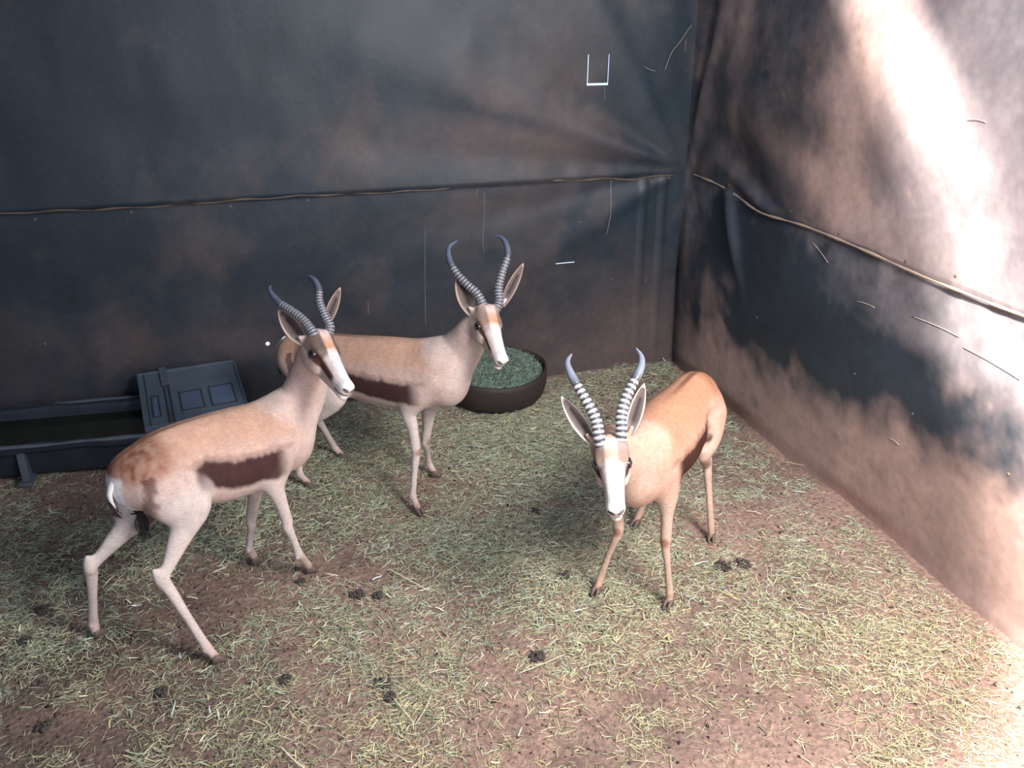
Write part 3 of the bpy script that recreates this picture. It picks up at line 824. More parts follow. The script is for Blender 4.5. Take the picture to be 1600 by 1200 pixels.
    hc_ = mix(hc_, WHITE * np.array([1.0, 0.96, 0.95]) * opt.get('face_white', 0.8), sstep(0.78, 0.90, a) * 0.7)
    hc_ = mix(hc_, np.array([0.10, 0.085, 0.10]), sstep(0.0050, 0.0018, np.abs(h + 0.0800 + (a - 0.9) * L * -0.10)) * sstep(0.78, 0.84, a) * (b < 0.2) * 0.85)
    nos = np.linalg.norm(np.stack([(a - 0.995) * L / 0.012, (h + 0.056 + 0.2 * (0.018 - b)) / 0.0055, (b - 0.013) / 0.012], 1), axis=1)
    hc_ = mix(hc_, np.array([0.045, 0.035, 0.04]), sstep(1.5, 0.8, nos) * 0.9)
    col = col * np.array(opt.get('tint', (1, 1, 1)))
    col = mix(col, hc_, inh)
    col = np.clip(col * (1 + 0.20 * nz1[:, None] + 0.24 * nz2[:, None]), 0, 0.9)

    base_loc = np.array([sp[2][0], sp[2][1], 0.0])
    root = mesh_obj('springbok', V, Q, M_FUR, colors=col, loc=tuple(base_loc))
    prop(root, label, 'antelope', 'springboks in the pen')

    def child(name, V, Fc, mat, colors=None, parent=None, smooth=True):
        p = parent or root
        o = mesh_obj(name, np.asarray(V) - base_loc, Fc, mat, colors=colors, smooth=smooth)
        o.parent = p
        return o

    # eyes
    for b in (-1, 1):
        c = hp(0.285, -0.047, 0.0455 * b)
        bm = bmesh.new(); bmesh.ops.create_uvsphere(bm, u_segments=20, v_segments=14, radius=1.0)
        vs = np.array([v.co[:] for v in bm.verts]); fs = [[v.index for v in fc.verts] for fc in bm.faces]; bm.free()
        vs = c + vs[:, :1] * f * 0.0165 + vs[:, 1:2] * s * 0.0150 + vs[:, 2:] * u * 0.0138
        e = child('eye', vs, fs, M_EYE)
        # dark rim of the eyelid
        ring = [c + s * b * 0.0100 + f * 0.0155 * math.cos(w) + u * (0.0115 * math.sin(w)) - s * b * 0.004 * math.cos(w) ** 2 for w in np.linspace(0, 2 * math.pi, 25)]
        tv, tf = tube(ring, [0.0022] * 25, 6)
        child('eyelid', tv, tf, M_LID)
    # horns
    for side in ('right', 'left'):
        P = J['horn_' + side]
        P = np.vstack([P[0] * 0.35 + hp(0.13, -0.035, 0.022 * (1 if side == 'left' else -1)) * 0.65, P])      # the foot of the horn sits in the skull
        C = catmull(P, 150)
        seg = np.r_[0, np.cumsum(np.linalg.norm(np.diff(C, axis=0), axis=1))]; seg /= seg[-1]
        total = np.linalg.norm(np.diff(C, axis=0), axis=1).sum()
        r0 = opt.get('horn_r', 0.0165)
        nr_ = opt.get('rings', 17)
        ringed = sstep(0.70, 0.60, seg)
        ph = (seg ** 0.9 / 0.66 * nr_) % 1.0
        saw = np.where(ph < 0.6, ph / 0.6, (1 - ph) / 0.4)
        rad = r0 * (1 - 0.44 * seg - 0.50 * seg ** 6) * (1 - 0.16 * ringed * (1 - saw)) + 0.0005
        rad[-4:] *= np.array([0.9, 0.75, 0.5, 0.2])
        # sink the foot of the horn in the skull
        tv, tf = tube(C, rad, 16, flat=1.0, up=f)
        crest = np.repeat(ringed * saw, 16); sg = np.repeat(seg, 16)
        dk = np.array([0.060, 0.060, 0.072]); lt = np.array(opt.get('crest', (0.27, 0.26, 0.28))); tip = np.array([0.075, 0.09, 0.13])
        cc = mix(np.tile(dk, (len(tv), 1)), lt, sstep(0.25, 0.9, crest))
        cc = mix(cc, tip + np.array(opt.get('tip', (0, 0, 0))), sstep(0.60, 0.74, sg))
        child('horn', tv, tf, M_HORN, colors=cc)
    # ears: cupped leaf with a rim, thick
    cl = np.array(cam.location)
    for side in ('right', 'left'):
        B, T = J['ear_' + side]; w0 = opt['ear_w'][0 if side == 'right' else 1]
        ax = norm(T - B); Le = np.linalg.norm(T - B)
        b = -1 if side == 'right' else 1
        ty, tz = opt['ear_turn'][0 if side == 'right' else 1]
        nrm = norm(norm(cl - B) + np.array([1, 0, 0]) * ty + Z * tz)      # the ears are pricked towards the visitor
        nrm = norm(nrm - ax * (nrm @ ax)); wd = np.cross(ax, nrm)
        nu, nv = 30, 17
        outer = []; cols = []
        for layer in (0, 1):
            for i in range(nu):
                t = i / (nu - 1)
                wdt = w0 * max(0.0, math.sin(math.pi * min(1, 0.12 + 0.88 * t) ** 1.0)) ** 0.72 if t < 1 else 0.0008
                wdt = max(wdt, 0.0008)
                for j in range(nv):
                    v = (j / (nv - 1)) * 2 - 1
                    cup = w0 * (0.65 - 0.40 * t)
                    dep_ = -cup * (1 - v * v) * math.sin(math.pi * min(1.0, 0.35 + 0.65 * t)) ** 0.6 if t < 1 else 0
                    q = B + ax * (Le * t) + wd * (wdt * v) + nrm * dep_ - nrm * 0.0035 * layer * (1 - abs(v) ** 6)
                    outer.append(q)
                    if layer == 1: cols.append(TAN_PALE * 0.8)
                    else:
                        rim = sstep(0.70, 0.93, abs(v)) + sstep(0.90, 0.99, t)
                        c0 = np.array([0.13, 0.098, 0.088]) * (1 - 0.0 * t)
                        inner = c0 * (1 - 0.75 * math.exp(-((v - 0.1) / 0.35) ** 2) * (1 if 0.10 < t < 0.75 else 0.3)) + np.array([0.30, 0.25, 0.23]) * max(0, 0.30 - t) * 2.5
                        cols.append(inner * (1 - min(1, rim)) + np.array(opt.get('rim', (0.50, 0.36, 0.28))) * min(1, rim))
        fs = []
        for layer in (0, 1):
            o = layer * nu * nv
            for i in range(nu - 1):
                for j in range(nv - 1):
                    q = (o + i * nv + j, o + i * nv + j + 1, o + (i + 1) * nv + j + 1, o + (i + 1) * nv + j)
                    fs.append(q if layer else q[::-1])
        o = nu * nv
        for i in range(nu - 1):
            fs.append((i * nv, o + i * nv, o + (i + 1) * nv, (i + 1) * nv)[::-1])
            k = nv - 1
            fs.append((i * nv + k, (i + 1) * nv + k, o + (i + 1) * nv + k, o + i * nv + k)[::-1])
        child('ear', outer, fs, M_EAR, colors=np.array(cols))
    # hooves: two claws each
    for nm, Q_ in legs.items():
        toe = Q_[5]; fet = Q_[4]
        fw_ = (toe - fet) * np.array([1, 1, 0])
        fw_ = norm(fw_) if np.linalg.norm(fw_) > 0.004 else hd
        fw_ = norm(fw_ + hd * 0.6) if fw_ @ hd > 0 else hd
        sd_ = np.array([fw_[1], -fw_[0], 0])
        hv = []; hf = []
        for b in (-1, 1):
            c = fet * np.array([1, 1, 0]) + sd_ * 0.0088 * b + fw_ * 0.004
            secs = [(-0.016, 0.007, 0.030), (-0.006, 0.0090, 0.036), (0.008, 0.0088, 0.033), (0.022, 0.0066, 0.021), (0.033, 0.0028, 0.008)]
            o = len(hv)
            for (dx, hw, hh) in secs:
                for k in range(8):
                    w = math.pi * 2 * k / 8
                    yy = hw * math.copysign(abs(math.cos(w)) ** 0.7, math.cos(w)); zz = hh * 0.5 * (1 + math.copysign(abs(math.sin(w)) ** 0.7, math.sin(w)))
                    hv.append(c + fw_ * dx + sd_ * yy * (1.0 if zz < hh * .5 else 0.85) + Z * (zz + 0.001))
            for i in range(len(secs) - 1):
                for k in range(8):
                    hf.append((o + i * 8 + k, o + i * 8 + (k + 1) % 8, o + (i + 1) * 8 + (k + 1) % 8, o + (i + 1) * 8 + k))
            hf.append(tuple(o + k for k in range(8))[::-1]); hf.append(tuple(o + (len(secs) - 1) * 8 + k for k in range(8)))
        child('hoof', hv, hf, M_HOOF)
    # tail: white, narrow, with a black tuft
    T = catmull(J['tail'], 16)
    rr = np.interp(np.linspace(0, 1, 16), [0, .3, .7, 1], [0.018, 0.019, 0.014, 0.005])
    tv, tf = tube(T, rr, 10, flat=0.6, up=hd)
    tl = child('tail', tv, tf, M_FUR, colors=np.tile(WHITE, (len(tv), 1)))
    tb = T[-1]; hs = []; hf = []
    rg = np.random.default_rng(5)
    for k in range(26):
        p0 = T[-4] + rg.normal(0, 0.004, 3); p2 = tb + np.array([0, 0, -0.035 * rg.uniform(.5, 1.2)]) + rg.normal(0, 0.008, 3) + hd * 0.01
        pp = catmull([p0, (p0 + p2) / 2 - hd * 0.006, p2], 5)
        a_, b_ = tube(pp, [0.0022, 0.0024, 0.002, 0.0014, 0.0004], 4)
        o = len(hs); hs.extend(a_); hf.extend([tuple(o + q for q in ff) for ff in b_])
    t2 = child('tail_tuft', hs, hf, M_HAIR, parent=root)
    t2.parent = tl
    if 'belly_tuft' in J:
        hs = []; hf = []
        for k in range(40):
            p0 = J['belly_tuft'][0] + rg.normal(0, 0.010, 3); p2 = J['belly_tuft'][2] + rg.normal(0, 0.008, 3) + Z * 0.03 * rg.random()
            pp = catmull([p0, J['belly_tuft'][1] + rg.normal(0, 0.009, 3), p2], 5)
            a_, b_ = tube(pp, [0.0026, 0.0026, 0.0022, 0.0014, 0.0004], 4)
            o = len(hs); hs.extend(a_); hf.extend([tuple(o + q for q in ff) for ff in b_])
        child('hair_tuft', hs, hf, M_HAIR)
    return root


bok_left = make_springbok(SPRINGBOK_LEFT, 'pale tan antelope in front of the trough lid, rump and side stripe towards us',
    dict(ear_w=(0.030, 0.020), ear_turn=((-0.1, 0), (0.3, 0.0)), smudge=0.85, face_stripe=1.35, rump_dark=1.0, rings=18, horn_r=0.0185, belly=1.5, neck=1.08,
         stripe=(0.30, 0.06, -0.20, -0.66)))
bok_mid = make_springbok(SPRINGBOK_MIDDLE, 'tan antelope standing side-on behind the others, its head over the round feed tub',
    dict(ear_w=(0.033, 0.022), ear_turn=((-0.1, 0), (0.3, 0.0)), smudge=0.5, face_stripe=0.7, rump_dark=0.35, rings=18, horn_r=0.0205, belly=1.2, white=0.35,
         stripe=(0.34, -0.10, -0.16, -0.75)))
bok_right = make_springbok(SPRINGBOK_RIGHT, 'reddish tan antelope facing us with lowered white face, horn rings lit white',
    dict(ear_w=(0.024, 0.024), ear_turn=((-0.3, 0), (0.3, 0)), smudge=0.45, cheek=0.5, keep=1.0, face_stripe=0.7, rump_dark=0.5, face_white=0.95, start=0.36, tint=(0.84, 0.71, 0.61), rings=13, horn_r=0.0205, girth=1.15, thigh=0.78, stifle=0.52,
         crest=(0.62, 0.58, 0.56), tip=(0.12, 0.12, 0.13), rim=(0.75, 0.66, 0.6), fore=0.7, stripe=(0.30, 0.05, -0.35, -0.60)))  # horn rings and ear rims paler: strong light painted into their colour

# ------------------------------------------------------------------ water trough with its valve-box lid
def bm_obj(name, build, mat, parent=None, smooth=False, bevel=0.0, seg=2):
    bm = bmesh.new(); build(bm)
    if bevel > 0:
        bmesh.ops.bevel(bm, geom=bm.edges[:], offset=bevel, segments=seg, affect='EDGES', profile=0.6)
    me = bpy.data.meshes.new(name); bm.to_mesh(me); bm.free()
    me.polygons.foreach_set('use_smooth', [smooth] * len(me.polygons))
    me.materials.append(mat)
    o = bpy.data.objects.new(name, me); COL.objects.link(o)
    if parent: o.parent = parent
    return o


def box(bm, lo, hi):
    lo = Vector(lo); hi = Vector(hi)
    r = bmesh.ops.create_cube(bm, size=1.0)
    for v in r['verts']:
        v.co = Vector(((v.co.x + .5) * (hi.x - lo.x) + lo.x, (v.co.y + .5) * (hi.y - lo.y) + lo.y, (v.co.z + .5) * (hi.z - lo.z) + lo.z))
    return r['verts']


tr = empty('water_trough', (-3.25, -0.320, 0.0))
tr.rotation_euler = (0, 0, math.radians(-4.5))
prop(tr, 'long black water trough on the ground along the back wall', 'trough')
# cross-section (y, z): outer wall, rolled rim, inner wall
x0, x1 = -0.72, 0.70
sec = [(-0.150, 0.012), (-0.165, 0.03), (-0.205, 0.165), (-0.232, 0.168), (-0.236, 0.185), (-0.205, 0.196), (-0.180, 0.190), (-0.176, 0.175), (-0.140, 0.035),
       (0.150, 0.035), (0.176, 0.19), (0.180, 0.205), (0.205, 0.212), (0.232, 0.203), (0.232, 0.185), (0.205, 0.18), (0.165, 0.03), (0.150, 0.012)]
V = []; F = []
xsn = np.linspace(x0, x1, 30)
for i, xx in enumerate(xsn):
    for (yy, zz) in sec:
        wob = 0.003 * math.sin(xx * 11 + yy * 20) + 0.002 * math.sin(xx * 29)
        V.append((xx, yy + wob, zz + (wob if zz > 0.1 else 0)))
m = len(sec)
for i in range(len(xsn) - 1):
    for k in range(m):
        F.append((i * m + k, (i + 1) * m + k, (i + 1) * m + (k + 1) % m, i * m + (k + 1) % m))
F.append(tuple(range(m))); F.append(tuple((len(xsn) - 1) * m + k for k in range(m))[::-1])
ob = mesh_obj('basin', V, F, M_BASIN, smooth=False); ob.parent = tr
for (yy, zz, rr_) in ((-0.212, 0.188, 0.0135), (0.212, 0.204, 0.0135)):
    pth = [(xx, yy + 0.002 * math.sin(xx * 13), zz + 0.003 * math.sin(xx * 9 + yy * 7)) for xx in np.linspace(x0, x1, 40)]
    tv_, tf_ = tube(pth, [rr_ + 0.0015 * math.sin(k * 1.3) for k in range(40)], 10, flat=0.8)
    o = mesh_obj('rim', tv_, tf_, M_TROUGH); o.parent = tr
for xe in (x0, x1):
    o = bm_obj('end_wall', lambda bm: box(bm, (xe - 0.012, -0.19, 0.02), (xe + 0.012, 0.19, 0.19)), M_TROUGH, tr, bevel=0.004)
wat = mesh_obj('water', [(x0 + .01, -0.172, 0.155), (x1 - .01, -0.172, 0.155), (x1 - .01, 0.168, 0.155), (x0 + .01, 0.168, 0.155)], [(0, 1, 2, 3)], M_WATER, smooth=False); wat.parent = tr
inn = mesh_obj('wet_lining', [(x0 + .01, -0.174, 0.162), (x1 - .01, -0.174, 0.162), (x1 - .01, -0.145, 0.04), (x0 + .01, -0.145, 0.04)], [(0, 1, 2, 3)], M_TROUGH_IN, smooth=False); inn.parent = tr
for xx in (-0.22, 0.50):
    def b(bm, xx=xx):
        box(bm, (xx - 0.016, -0.222, 0.005), (xx + 0.016, -0.150, 0.165))
        box(bm, (xx - 0.030, -0.245, 0.0), (xx + 0.030, -0.150, 0.02))
    bm_obj('foot', b, M_TROUGH, tr, bevel=0.003)

# moulded lid with recessed windows, tipped down towards the front
LX = Vector((0.475, 0.052, 0.004)); LO = Vector((-2.998, -0.075, 0.292)); LY = Vector((0.035, -0.475, -0.085))
ld = empty('trough_lid', tuple(LO)); prop(ld, 'grey-blue moulded lid with recessed panels tilted over the trough end', 'lid')
lx = LX.normalized(); ly = (LY - lx * LY.dot(lx)).normalized(); lz = -lx.cross(ly)
M3 = Matrix((lx, -ly, lz)).transposed().to_4x4()
ld.matrix_world = Matrix.Translation(LO) @ M3
W, Hh = LX.length, LY.length       # local: x right, -y towards the viewer
bm_obj('panel', lambda bm: box(bm, (0, -Hh, -0.012), (W, 0, 0.012)), M_LIDP, ld, bevel=0.006)
bm_obj('skirt', lambda bm: (box(bm, (0.0, -Hh, -0.05), (W, -Hh + 0.012, -0.008)), box(bm, (0, -Hh, -0.05), (0.012, 0, -0.008)), box(bm, (W - 0.012, -Hh, -0.05), (W, 0, -0.008))), M_LIDP, ld, bevel=0.003)


def frame(bm, xa, xb, ya, yb, t=0.006, z=0.0125, hgt=0.004):
    for (a, c, b_, d_) in ((xa, xb, ya, ya + t), (xa, xb, yb - t, yb), (xa, xa + t, ya, yb), (xb - t, xb, ya, yb)):
        box(bm, (a, b_, z - hgt), (c, d_, z + hgt))


for (xa, xb, ya, yb) in ((0.175, 0.285, -Hh + 0.10, -0.22), (0.315, 0.435, -Hh + 0.10, -0.21), (0.045, 0.085, -Hh + 0.08, -0.22)):
    bm_obj('groove_frame', lambda bm: frame(bm, xa, xb, ya, yb), M_LIDG, ld, bevel=0.0012)
    bm_obj('recessed_panel', lambda bm: box(bm, (xa + .008, ya + .008, 0.010), (xb - .008, yb - .008, 0.0150)), M_LIDB, ld, bevel=0.002)
for xx in (0.030, 0.112, 0.132):
    bm_obj('rib', lambda bm: box(bm, (xx, -Hh + 0.02, 0.008), (xx + (0.010 if xx > .1 else 0.004), -0.01, 0.018)), M_LIDG, ld, bevel=0.002)
bm_obj('strap', lambda bm: box(bm, (0.106, -0.14, 0.010), (0.142, 0.020, 0.026)), M_TROUGH, ld, bevel=0.004)
bm_obj('rim', lambda bm: (box(bm, (0.0, -0.012, 0.008), (W, 0, 0.022)), box(bm, (W - 0.010, -Hh, 0.008), (W, 0, 0.020)), box(bm, (0, -Hh, 0.008), (0.010, 0, 0.020)), box(bm, (0, -Hh, 0.008), (W, -Hh + 0.010, 0.020))), M_LIDP, ld, bevel=0.003)

# ------------------------------------------------------------------ feed tub: cut-down rubber tub, heaped with chopped green lucerne
TC = np.array([-1.165, -0.280, 0.0]); RX, RY = 0.270, 0.210


def tub_z(a, zt):   # the rim rises towards the wall
    return zt * (1.12 + 0.22 * math.sin(a))


tv = []; tf = []
prof = [(0.66, 0.004), (0.80, 0.012), (0.93, 0.055), (0.99, 0.11), (1.0, 0.16), (0.985, 0.190), (0.955, 0.192), (0.945, 0.165), (0.90, 0.08), (0.70, 0.03)]
na = 64
for (rr, zz) in prof:
    for k in range(na):
        a = 2 * math.pi * k / na
        wob = 1 + 0.012 * math.sin(3 * a + 1) + 0.006 * math.sin(7 * a)
        rx = RX * (1.0 + 0.0 * math.sin(a))
        tv.append((TC[0] + rx * rr * wob * math.cos(a), TC[1] + RY * rr * wob * math.sin(a), tub_z(a, zz)))
for i in range(len(prof) - 1):
    for k in range(na):
        tf.append((i * na + k, i * na + (k + 1) % na, (i + 1) * na + (k + 1) % na, (i + 1) * na + k))
tf.append(tuple(range(na))[::-1]); tf.append(tuple((len(prof) - 1) * na + k for k in range(na)))
tub = mesh_obj('feed_tub', tv, tf, M_TUB, loc=tuple(TC))
prop(tub, 'round dark rubber feed tub on the ground by the back wall', 'tub')


def blades(P, length, width, yaw, pitch, bend, cols, name, mat=M_STRAW):
    """many thin three-sided curved stalks in one mesh"""
    n = len(P)
    d = np.stack([np.cos(yaw) * np.cos(pitch), np.sin(yaw) * np.cos(pitch), np.sin(pitch)], 1)
    sd_ = np.stack([-np.sin(yaw), np.cos(yaw), 0 * yaw], 1)
    upv = np.cross(d, sd_)
    rings = []
    for t in (-0.5, 0.0, 0.5):
        c = P + d * (length * t)[:, None] + (sd_ * np.cos(bend * 9)[:, None] + upv * np.abs(np.sin(bend * 9))[:, None]) * (length * bend * (0.25 - t * t) * 2)[:, None]
        w = (width * (1.0 if t == 0 else 0.7))[:, None]
        rings.append(np.stack([c + sd_ * w, c - sd_ * w, c + upv * w * 0.7], 1))
    R = np.stack(rings, 1).reshape(n, 9, 3)
    f = []
    for i in range(2):
        for k in range(3):
            f.append((i * 3 + k, i * 3 + (k + 1) % 3, (i + 1) * 3 + (k + 1) % 3, (i + 1) * 3 + k))
    f = np.array(f)
    Fq = (f[None] + (np.arange(n) * 9)[:, None, None]).reshape(-1, 4)
    o = mesh_obj(name, R.reshape(-1, 3), Fq, mat, colors=np.repeat(cols, 9, axis=0), smooth=False)
    return o


def palette(n, cols, wts, rg, jit=0.2):
    cols = np.array(cols); i = rg.choice(len(cols), n, p=np.array(wts) / sum(wts))
    return np.clip(cols[i] * (1 + rg.normal(0, jit, (n, 1))), 0.01, 0.95)


GREENS = [(0.24, 0.32, 0.25), (0.14, 0.20, 0.155), (0.36, 0.44, 0.36), (0.08, 0.11, 0.085)]
rg = np.random.default_rng(11)
# heap body under the stalks
hv = []; hf = []
nr_ = 10
for i in range(nr_ + 1):
    rr = 0.95 * i / nr_
    for k in range(48):
        a = 2 * math.pi * k / 48
        z_ = tub_z(a, 0.150) + 0.045 * (1 - rr ** 2) * (1 + .3 * math.sin(a)) + 0.02 * rr * math.sin(a)
        hv.append((TC[0] + RX * rr * math.cos(a), TC[1] + RY * rr * math.sin(a), z_ if rr > 0 else 0.2))
for i in range(nr_):
    for k in range(48):
        hf.append((i * 48 + k, (i + 1) * 48 + k, (i + 1) * 48 + (k + 1) % 48, i * 48 + (k + 1) % 48))
nb = 9000
rr = np.sqrt(rg.random(nb)) * 0.87; aa = rg.random(nb) * 2 * math.pi
z_ = 0.150 * (1.12 + 0.22 * np.sin(aa)) + 0.045 * (1 - rr ** 2) * (1 + .3 * np.sin(aa)) + 0.02 * rr * np.sin(aa) + rg.random(nb) * 0.014
Pb = np.stack([TC[0] + RX * rr * np.cos(aa), TC[1] + RY * rr * np.sin(aa), z_], 1)
hay = blades(Pb, rg.uniform(0.018, 0.055, nb), rg.uniform(0.0008, 0.0017, nb), rg.random(nb) * 6.28, rg.normal(0, 0.45, nb), rg.normal(0, 0.2, nb),
             palette(nb, GREENS, (4, 4, 2, 2), rg), 'chopped_hay')
M_HEAP = simple_mat('packed_green_hay', (0.07, 0.11, 0.065), rough=0.9, bump=1.0, bscale=90, var=0.5, vscale=60)
hp_ = mesh_obj('packed_hay', hv, hf, M_HEAP); hp_.parent = hay
prop(hay, 'heap of chopped green hay filling the round rubber tub', 'hay', kind='stuff')

# ------------------------------------------------------------------ bedding: trampled hay over the soil
def density(x, y):
    Q = np.stack([x, y, 0 * x], 1)
    n1 = fbm(Q, 1.9, 81, 3); n2 = fbm(Q, 6.0, 82, 3)
    d = 0.60 + 1.8 * (n1 - 0.5) + 1.6 * (n2 - 0.5) + 0.8 * (fbm(Q, 17.0, 83, 2) - 0.5)
    d += 0.45 * np.exp(-(((x + 1.3) / 0.9) ** 2 + ((y + 1.2) / 1.0) ** 2))           # thick in the middle and by the tub
    d += 0.35 * np.exp(-(((x + 1.2) / 0.7) ** 2 + ((y + 0.5) / 0.5) ** 2))
    d -= 0.30 * sstep(-2.4, -3.1, y) + 0.35 * sstep(-0.75, -0.2, x + 0.25 * (y + 2.2)) * (y < -1.6)
    d -= 0.55 * np.exp(-(((x + 2.75) / 0.5) ** 2 + ((y + 2.25) / 0.35) ** 2)) + 0.6 * np.exp(-(((x + 3.1) / 0.5) ** 2 + ((y + 0.55) / 0.25) ** 2))
    return np.clip(d, 0.04, 1.2)


nb = 110000
k = 3
x_ = rg.uniform(-4.3, -0.03, nb * k); y_ = rg.uniform(-3.9, -0.06, nb * k)
keep = rg.random(nb * k) * 1.2 < density(x_, y_)
near = sstep(-3.9, 0, y_)
x_ = x_[keep][:nb]; y_ = y_[keep][:nb]; n = len(x_)
dn = density(x_, y_)
zz = ground_z(x_, y_) + 0.002 + rg.random(n) ** 2 * 0.016 * np.clip(dn, 0.2, 1.2)
zz += 0.05 * np.exp(-(((x_ + 0.30) / 0.38) ** 2 + ((y_ + 0.10) / 0.16) ** 2)) * rg.random(n)      # drifts up against the corner
col_a = palette(n, [(0.40, 0.44, 0.28), (0.58, 0.56, 0.34), (0.24, 0.29, 0.19), (0.74, 0.71, 0.50), (0.25, 0.19, 0.13), (0.60, 0.65, 0.58), (0.42, 0.50, 0.39)], (5, 3.2, 4, 1.6, 2, 1.0, 3), rg)
yel = sstep(-1.6, -3.0, y_ + 0.5 * (rg.random(n) - .5))
col_a = mix(col_a, col_a * np.array([1.15, 0.98, 0.85]), yel)
bed = blades(np.stack([x_, y_, zz], 1), rg.uniform(0.014, 0.05, n) * (1 + 0.5 * (rg.random(n) > 0.93)), rg.uniform(0.0006, 0.0014, n) * np.where(rg.random(n) > 0.965, 2.6, 1.0),
             rg.random(n) * 6.28, rg.normal(0, 0.13, n), rg.normal(0, 0.16, n), col_a, 'hay_bedding')
prop(bed, 'trampled grey-green hay strewn over the soil of the pen', 'hay', kind='stuff')
# crumbs of soil and pellets
nc = 9000
x_ = rg.uniform(-4.2, -0.05, nc); y_ = rg.uniform(-3.9, -0.1, nc)
base_v = np.array([(1, 0, 0), (-.5, .87, 0), (-.5, -.87, 0), (0, 0, 1), (0, 0, -1.)])
base_f = np.array([(0, 1, 3), (1, 2, 3), (2, 0, 3), (1, 0, 4), (2, 1, 4), (0, 2, 4)])
sz = rg.uniform(0.0025, 0.0065, nc) * (1 + (rg.random(nc) > 0.96))
ang = rg.random(nc) * 6.28
bv = base_v[None] * sz[:, None, None] * rg.uniform(.7, 1.3, (nc, 5, 1))
rx_ = bv[..., 0] * np.cos(ang)[:, None] - bv[..., 1] * np.sin(ang)[:, None]; ry_ = bv[..., 0] * np.sin(ang)[:, None] + bv[..., 1] * np.cos(ang)[:, None]
Vc = np.stack([rx_ + x_[:, None], ry_ + y_[:, None], bv[..., 2] * 0.8 + (ground_z(x_, y_) + 0.002)[:, None]], -1).reshape(-1, 3)
Fc = (base_f[None] + (np.arange(nc) * 5)[:, None, None]).reshape(-1, 3)
cr = mesh_obj('soil_crumbs', Vc, Fc, M_STRAW, colors=np.repeat(palette(nc, [(0.10, 0.065, 0.05), (0.035, 0.028, 0.025), (0.15, 0.10, 0.075)], (2, 3, 2), rg), 5, axis=0))
prop(cr, 'loose crumbs of soil and dung scattered over the ground', 'soil', kind='stuff')
STALKS = [
    (-2.023, -1.661, -1.889, -1.869, 4.5, 0),
    (-1.831, -1.785, -1.717, -1.717, 3.0, 0),
    (-1.630, -1.684, -1.394, -1.698, 3.0, 1),
    (-2.099, -2.214, -2.007, -2.215, 5.0, 2),
    (-2.052, -2.134, -2.013, -2.220, 3.5, 0),
    (-2.119, -2.378, -2.076, -2.514, 4.5, 0),
    (-2.072, -2.515, -1.996, -2.397, 4.0, 0),
    (-1.707, -2.391, -1.519, -2.349, 4.0, 0),
    (-1.784, -2.405, -1.756, -2.493, 3.5, 2),
    (-2.478, -2.482, -2.409, -2.596, 6.0, 0),
    (-1.370, -1.186, -1.277, -1.238, 5.0, 0),
    (-0.848, -2.162, -0.800, -2.254, 5.0, 3),
    (-1.000, -2.276, -0.988, -2.366, 3.0, 0),
    (-1.052, -2.020, -0.977, -1.932, 3.0, 3),
    (-1.991, -2.305, -1.922, -2.307, 4.0, 0),
    (-2.763, -2.348, -2.670, -2.365, 3.5, 2),
    (-0.458, -1.698, -0.408, -1.746, 4.0, 0),
    (-2.083, -1.739, -2.045, -1.716, 6.0, 4),
    (-2.254, -1.636, -2.208, -1.667, 7.0, 0),
    (-0.867, -2.001, -0.795, -1.996, 6.0, 4),
    (-0.058, -1.346, 0.053, -1.485, 3.0, 0),
    (-1.886, -1.451, -1.741, -1.530, 2.5, 1),
    (-2.795, -2.255, -2.783, -2.195, 4.0, 4),
    (-2.676, -2.285, -2.680, -2.250, 5.0, 4),
    (-2.628, -2.311, -2.614, -2.287, 5.0, 0),
    (-2.973, -2.257, -2.970, -2.211, 5.0, 3),
    (-2.767, -1.636, -2.722, -1.662, 6.0, 0),
    (-3.211, -1.461, -3.136, -1.400, 3.0, 1),
    (-2.676, -1.146, -2.568, -1.199, 3.0, 0),
]
DUNG = [
    (-2.832, -2.120, 0.022),
    (-2.139, -2.295, 0.030),
    (-2.125, -2.361, 0.020),
    (-1.360, -1.889, 0.030),
    (-2.151, -1.787, 0.026),
    (-2.347, -1.639, 0.018),
    (-2.075, -1.822, 0.020),
    (-3.267, -1.542, 0.030),
    (-3.302, -1.718, 0.022),
    (-3.172, -2.183, 0.022),
    (-1.612, -2.318, 0.025),
    (-2.443, -2.182, 0.018),
    (-0.745, -2.026, 0.035),
    (-0.664, -2.032, 0.030),
    (-0.373, -0.442, 0.020),
    (-1.322, -1.423, 0.020),
]
THREADS = [
    (5, [(0.027, 2.031), (0.013, 1.975), (-0.080, 1.845), (-0.137, 1.776), (-0.168, 1.693)]),
    (3, [(-0.292, 1.712), (-0.254, 1.695), (-0.224, 1.688)]),
    (2, [(-0.501, 1.615), (-0.494, 1.540)]),
    (4, [(-1.162, 1.100), (-1.164, 0.963), (-1.173, 0.859), (-1.170, 0.781)]),
    (4, [(-1.485, 0.951), (-1.492, 0.779), (-1.498, 0.601), (-1.504, 0.374)]),
    (4, [(-0.438, 1.120), (-0.442, 0.950), (-0.450, 0.879), (-0.459, 0.825)]),
    (2, [(-1.809, 0.559), (-1.811, 0.487)]),
    (2, [(-1.197, 1.129), (-1.208, 1.086)]),
    (2, [(0.025, 1.843), (0.031, 1.779)]),
]
NAILS_RIGHT = [(-1.323, 1.564), (-1.887, 1.143), (-1.471, 1.148), (-1.104, 1.163), (-1.714, 0.612), (-2.075, 0.592), (-0.496, 1.165), (-2.566, 0.591), (-2.148, 1.163), (-0.952, 0.605)]
NAILS_BACK = [(-2.903, 1.110), (-2.447, 1.108), (-2.076, 1.113), (-0.623, 0.905), (-0.408, 0.555), (-0.194, 0.532), (-0.092, 1.118), (-3.397, 0.490), (-1.247, 2.019), (-1.250, 1.394), (-0.195, 1.096), (-3.323, 1.104)]
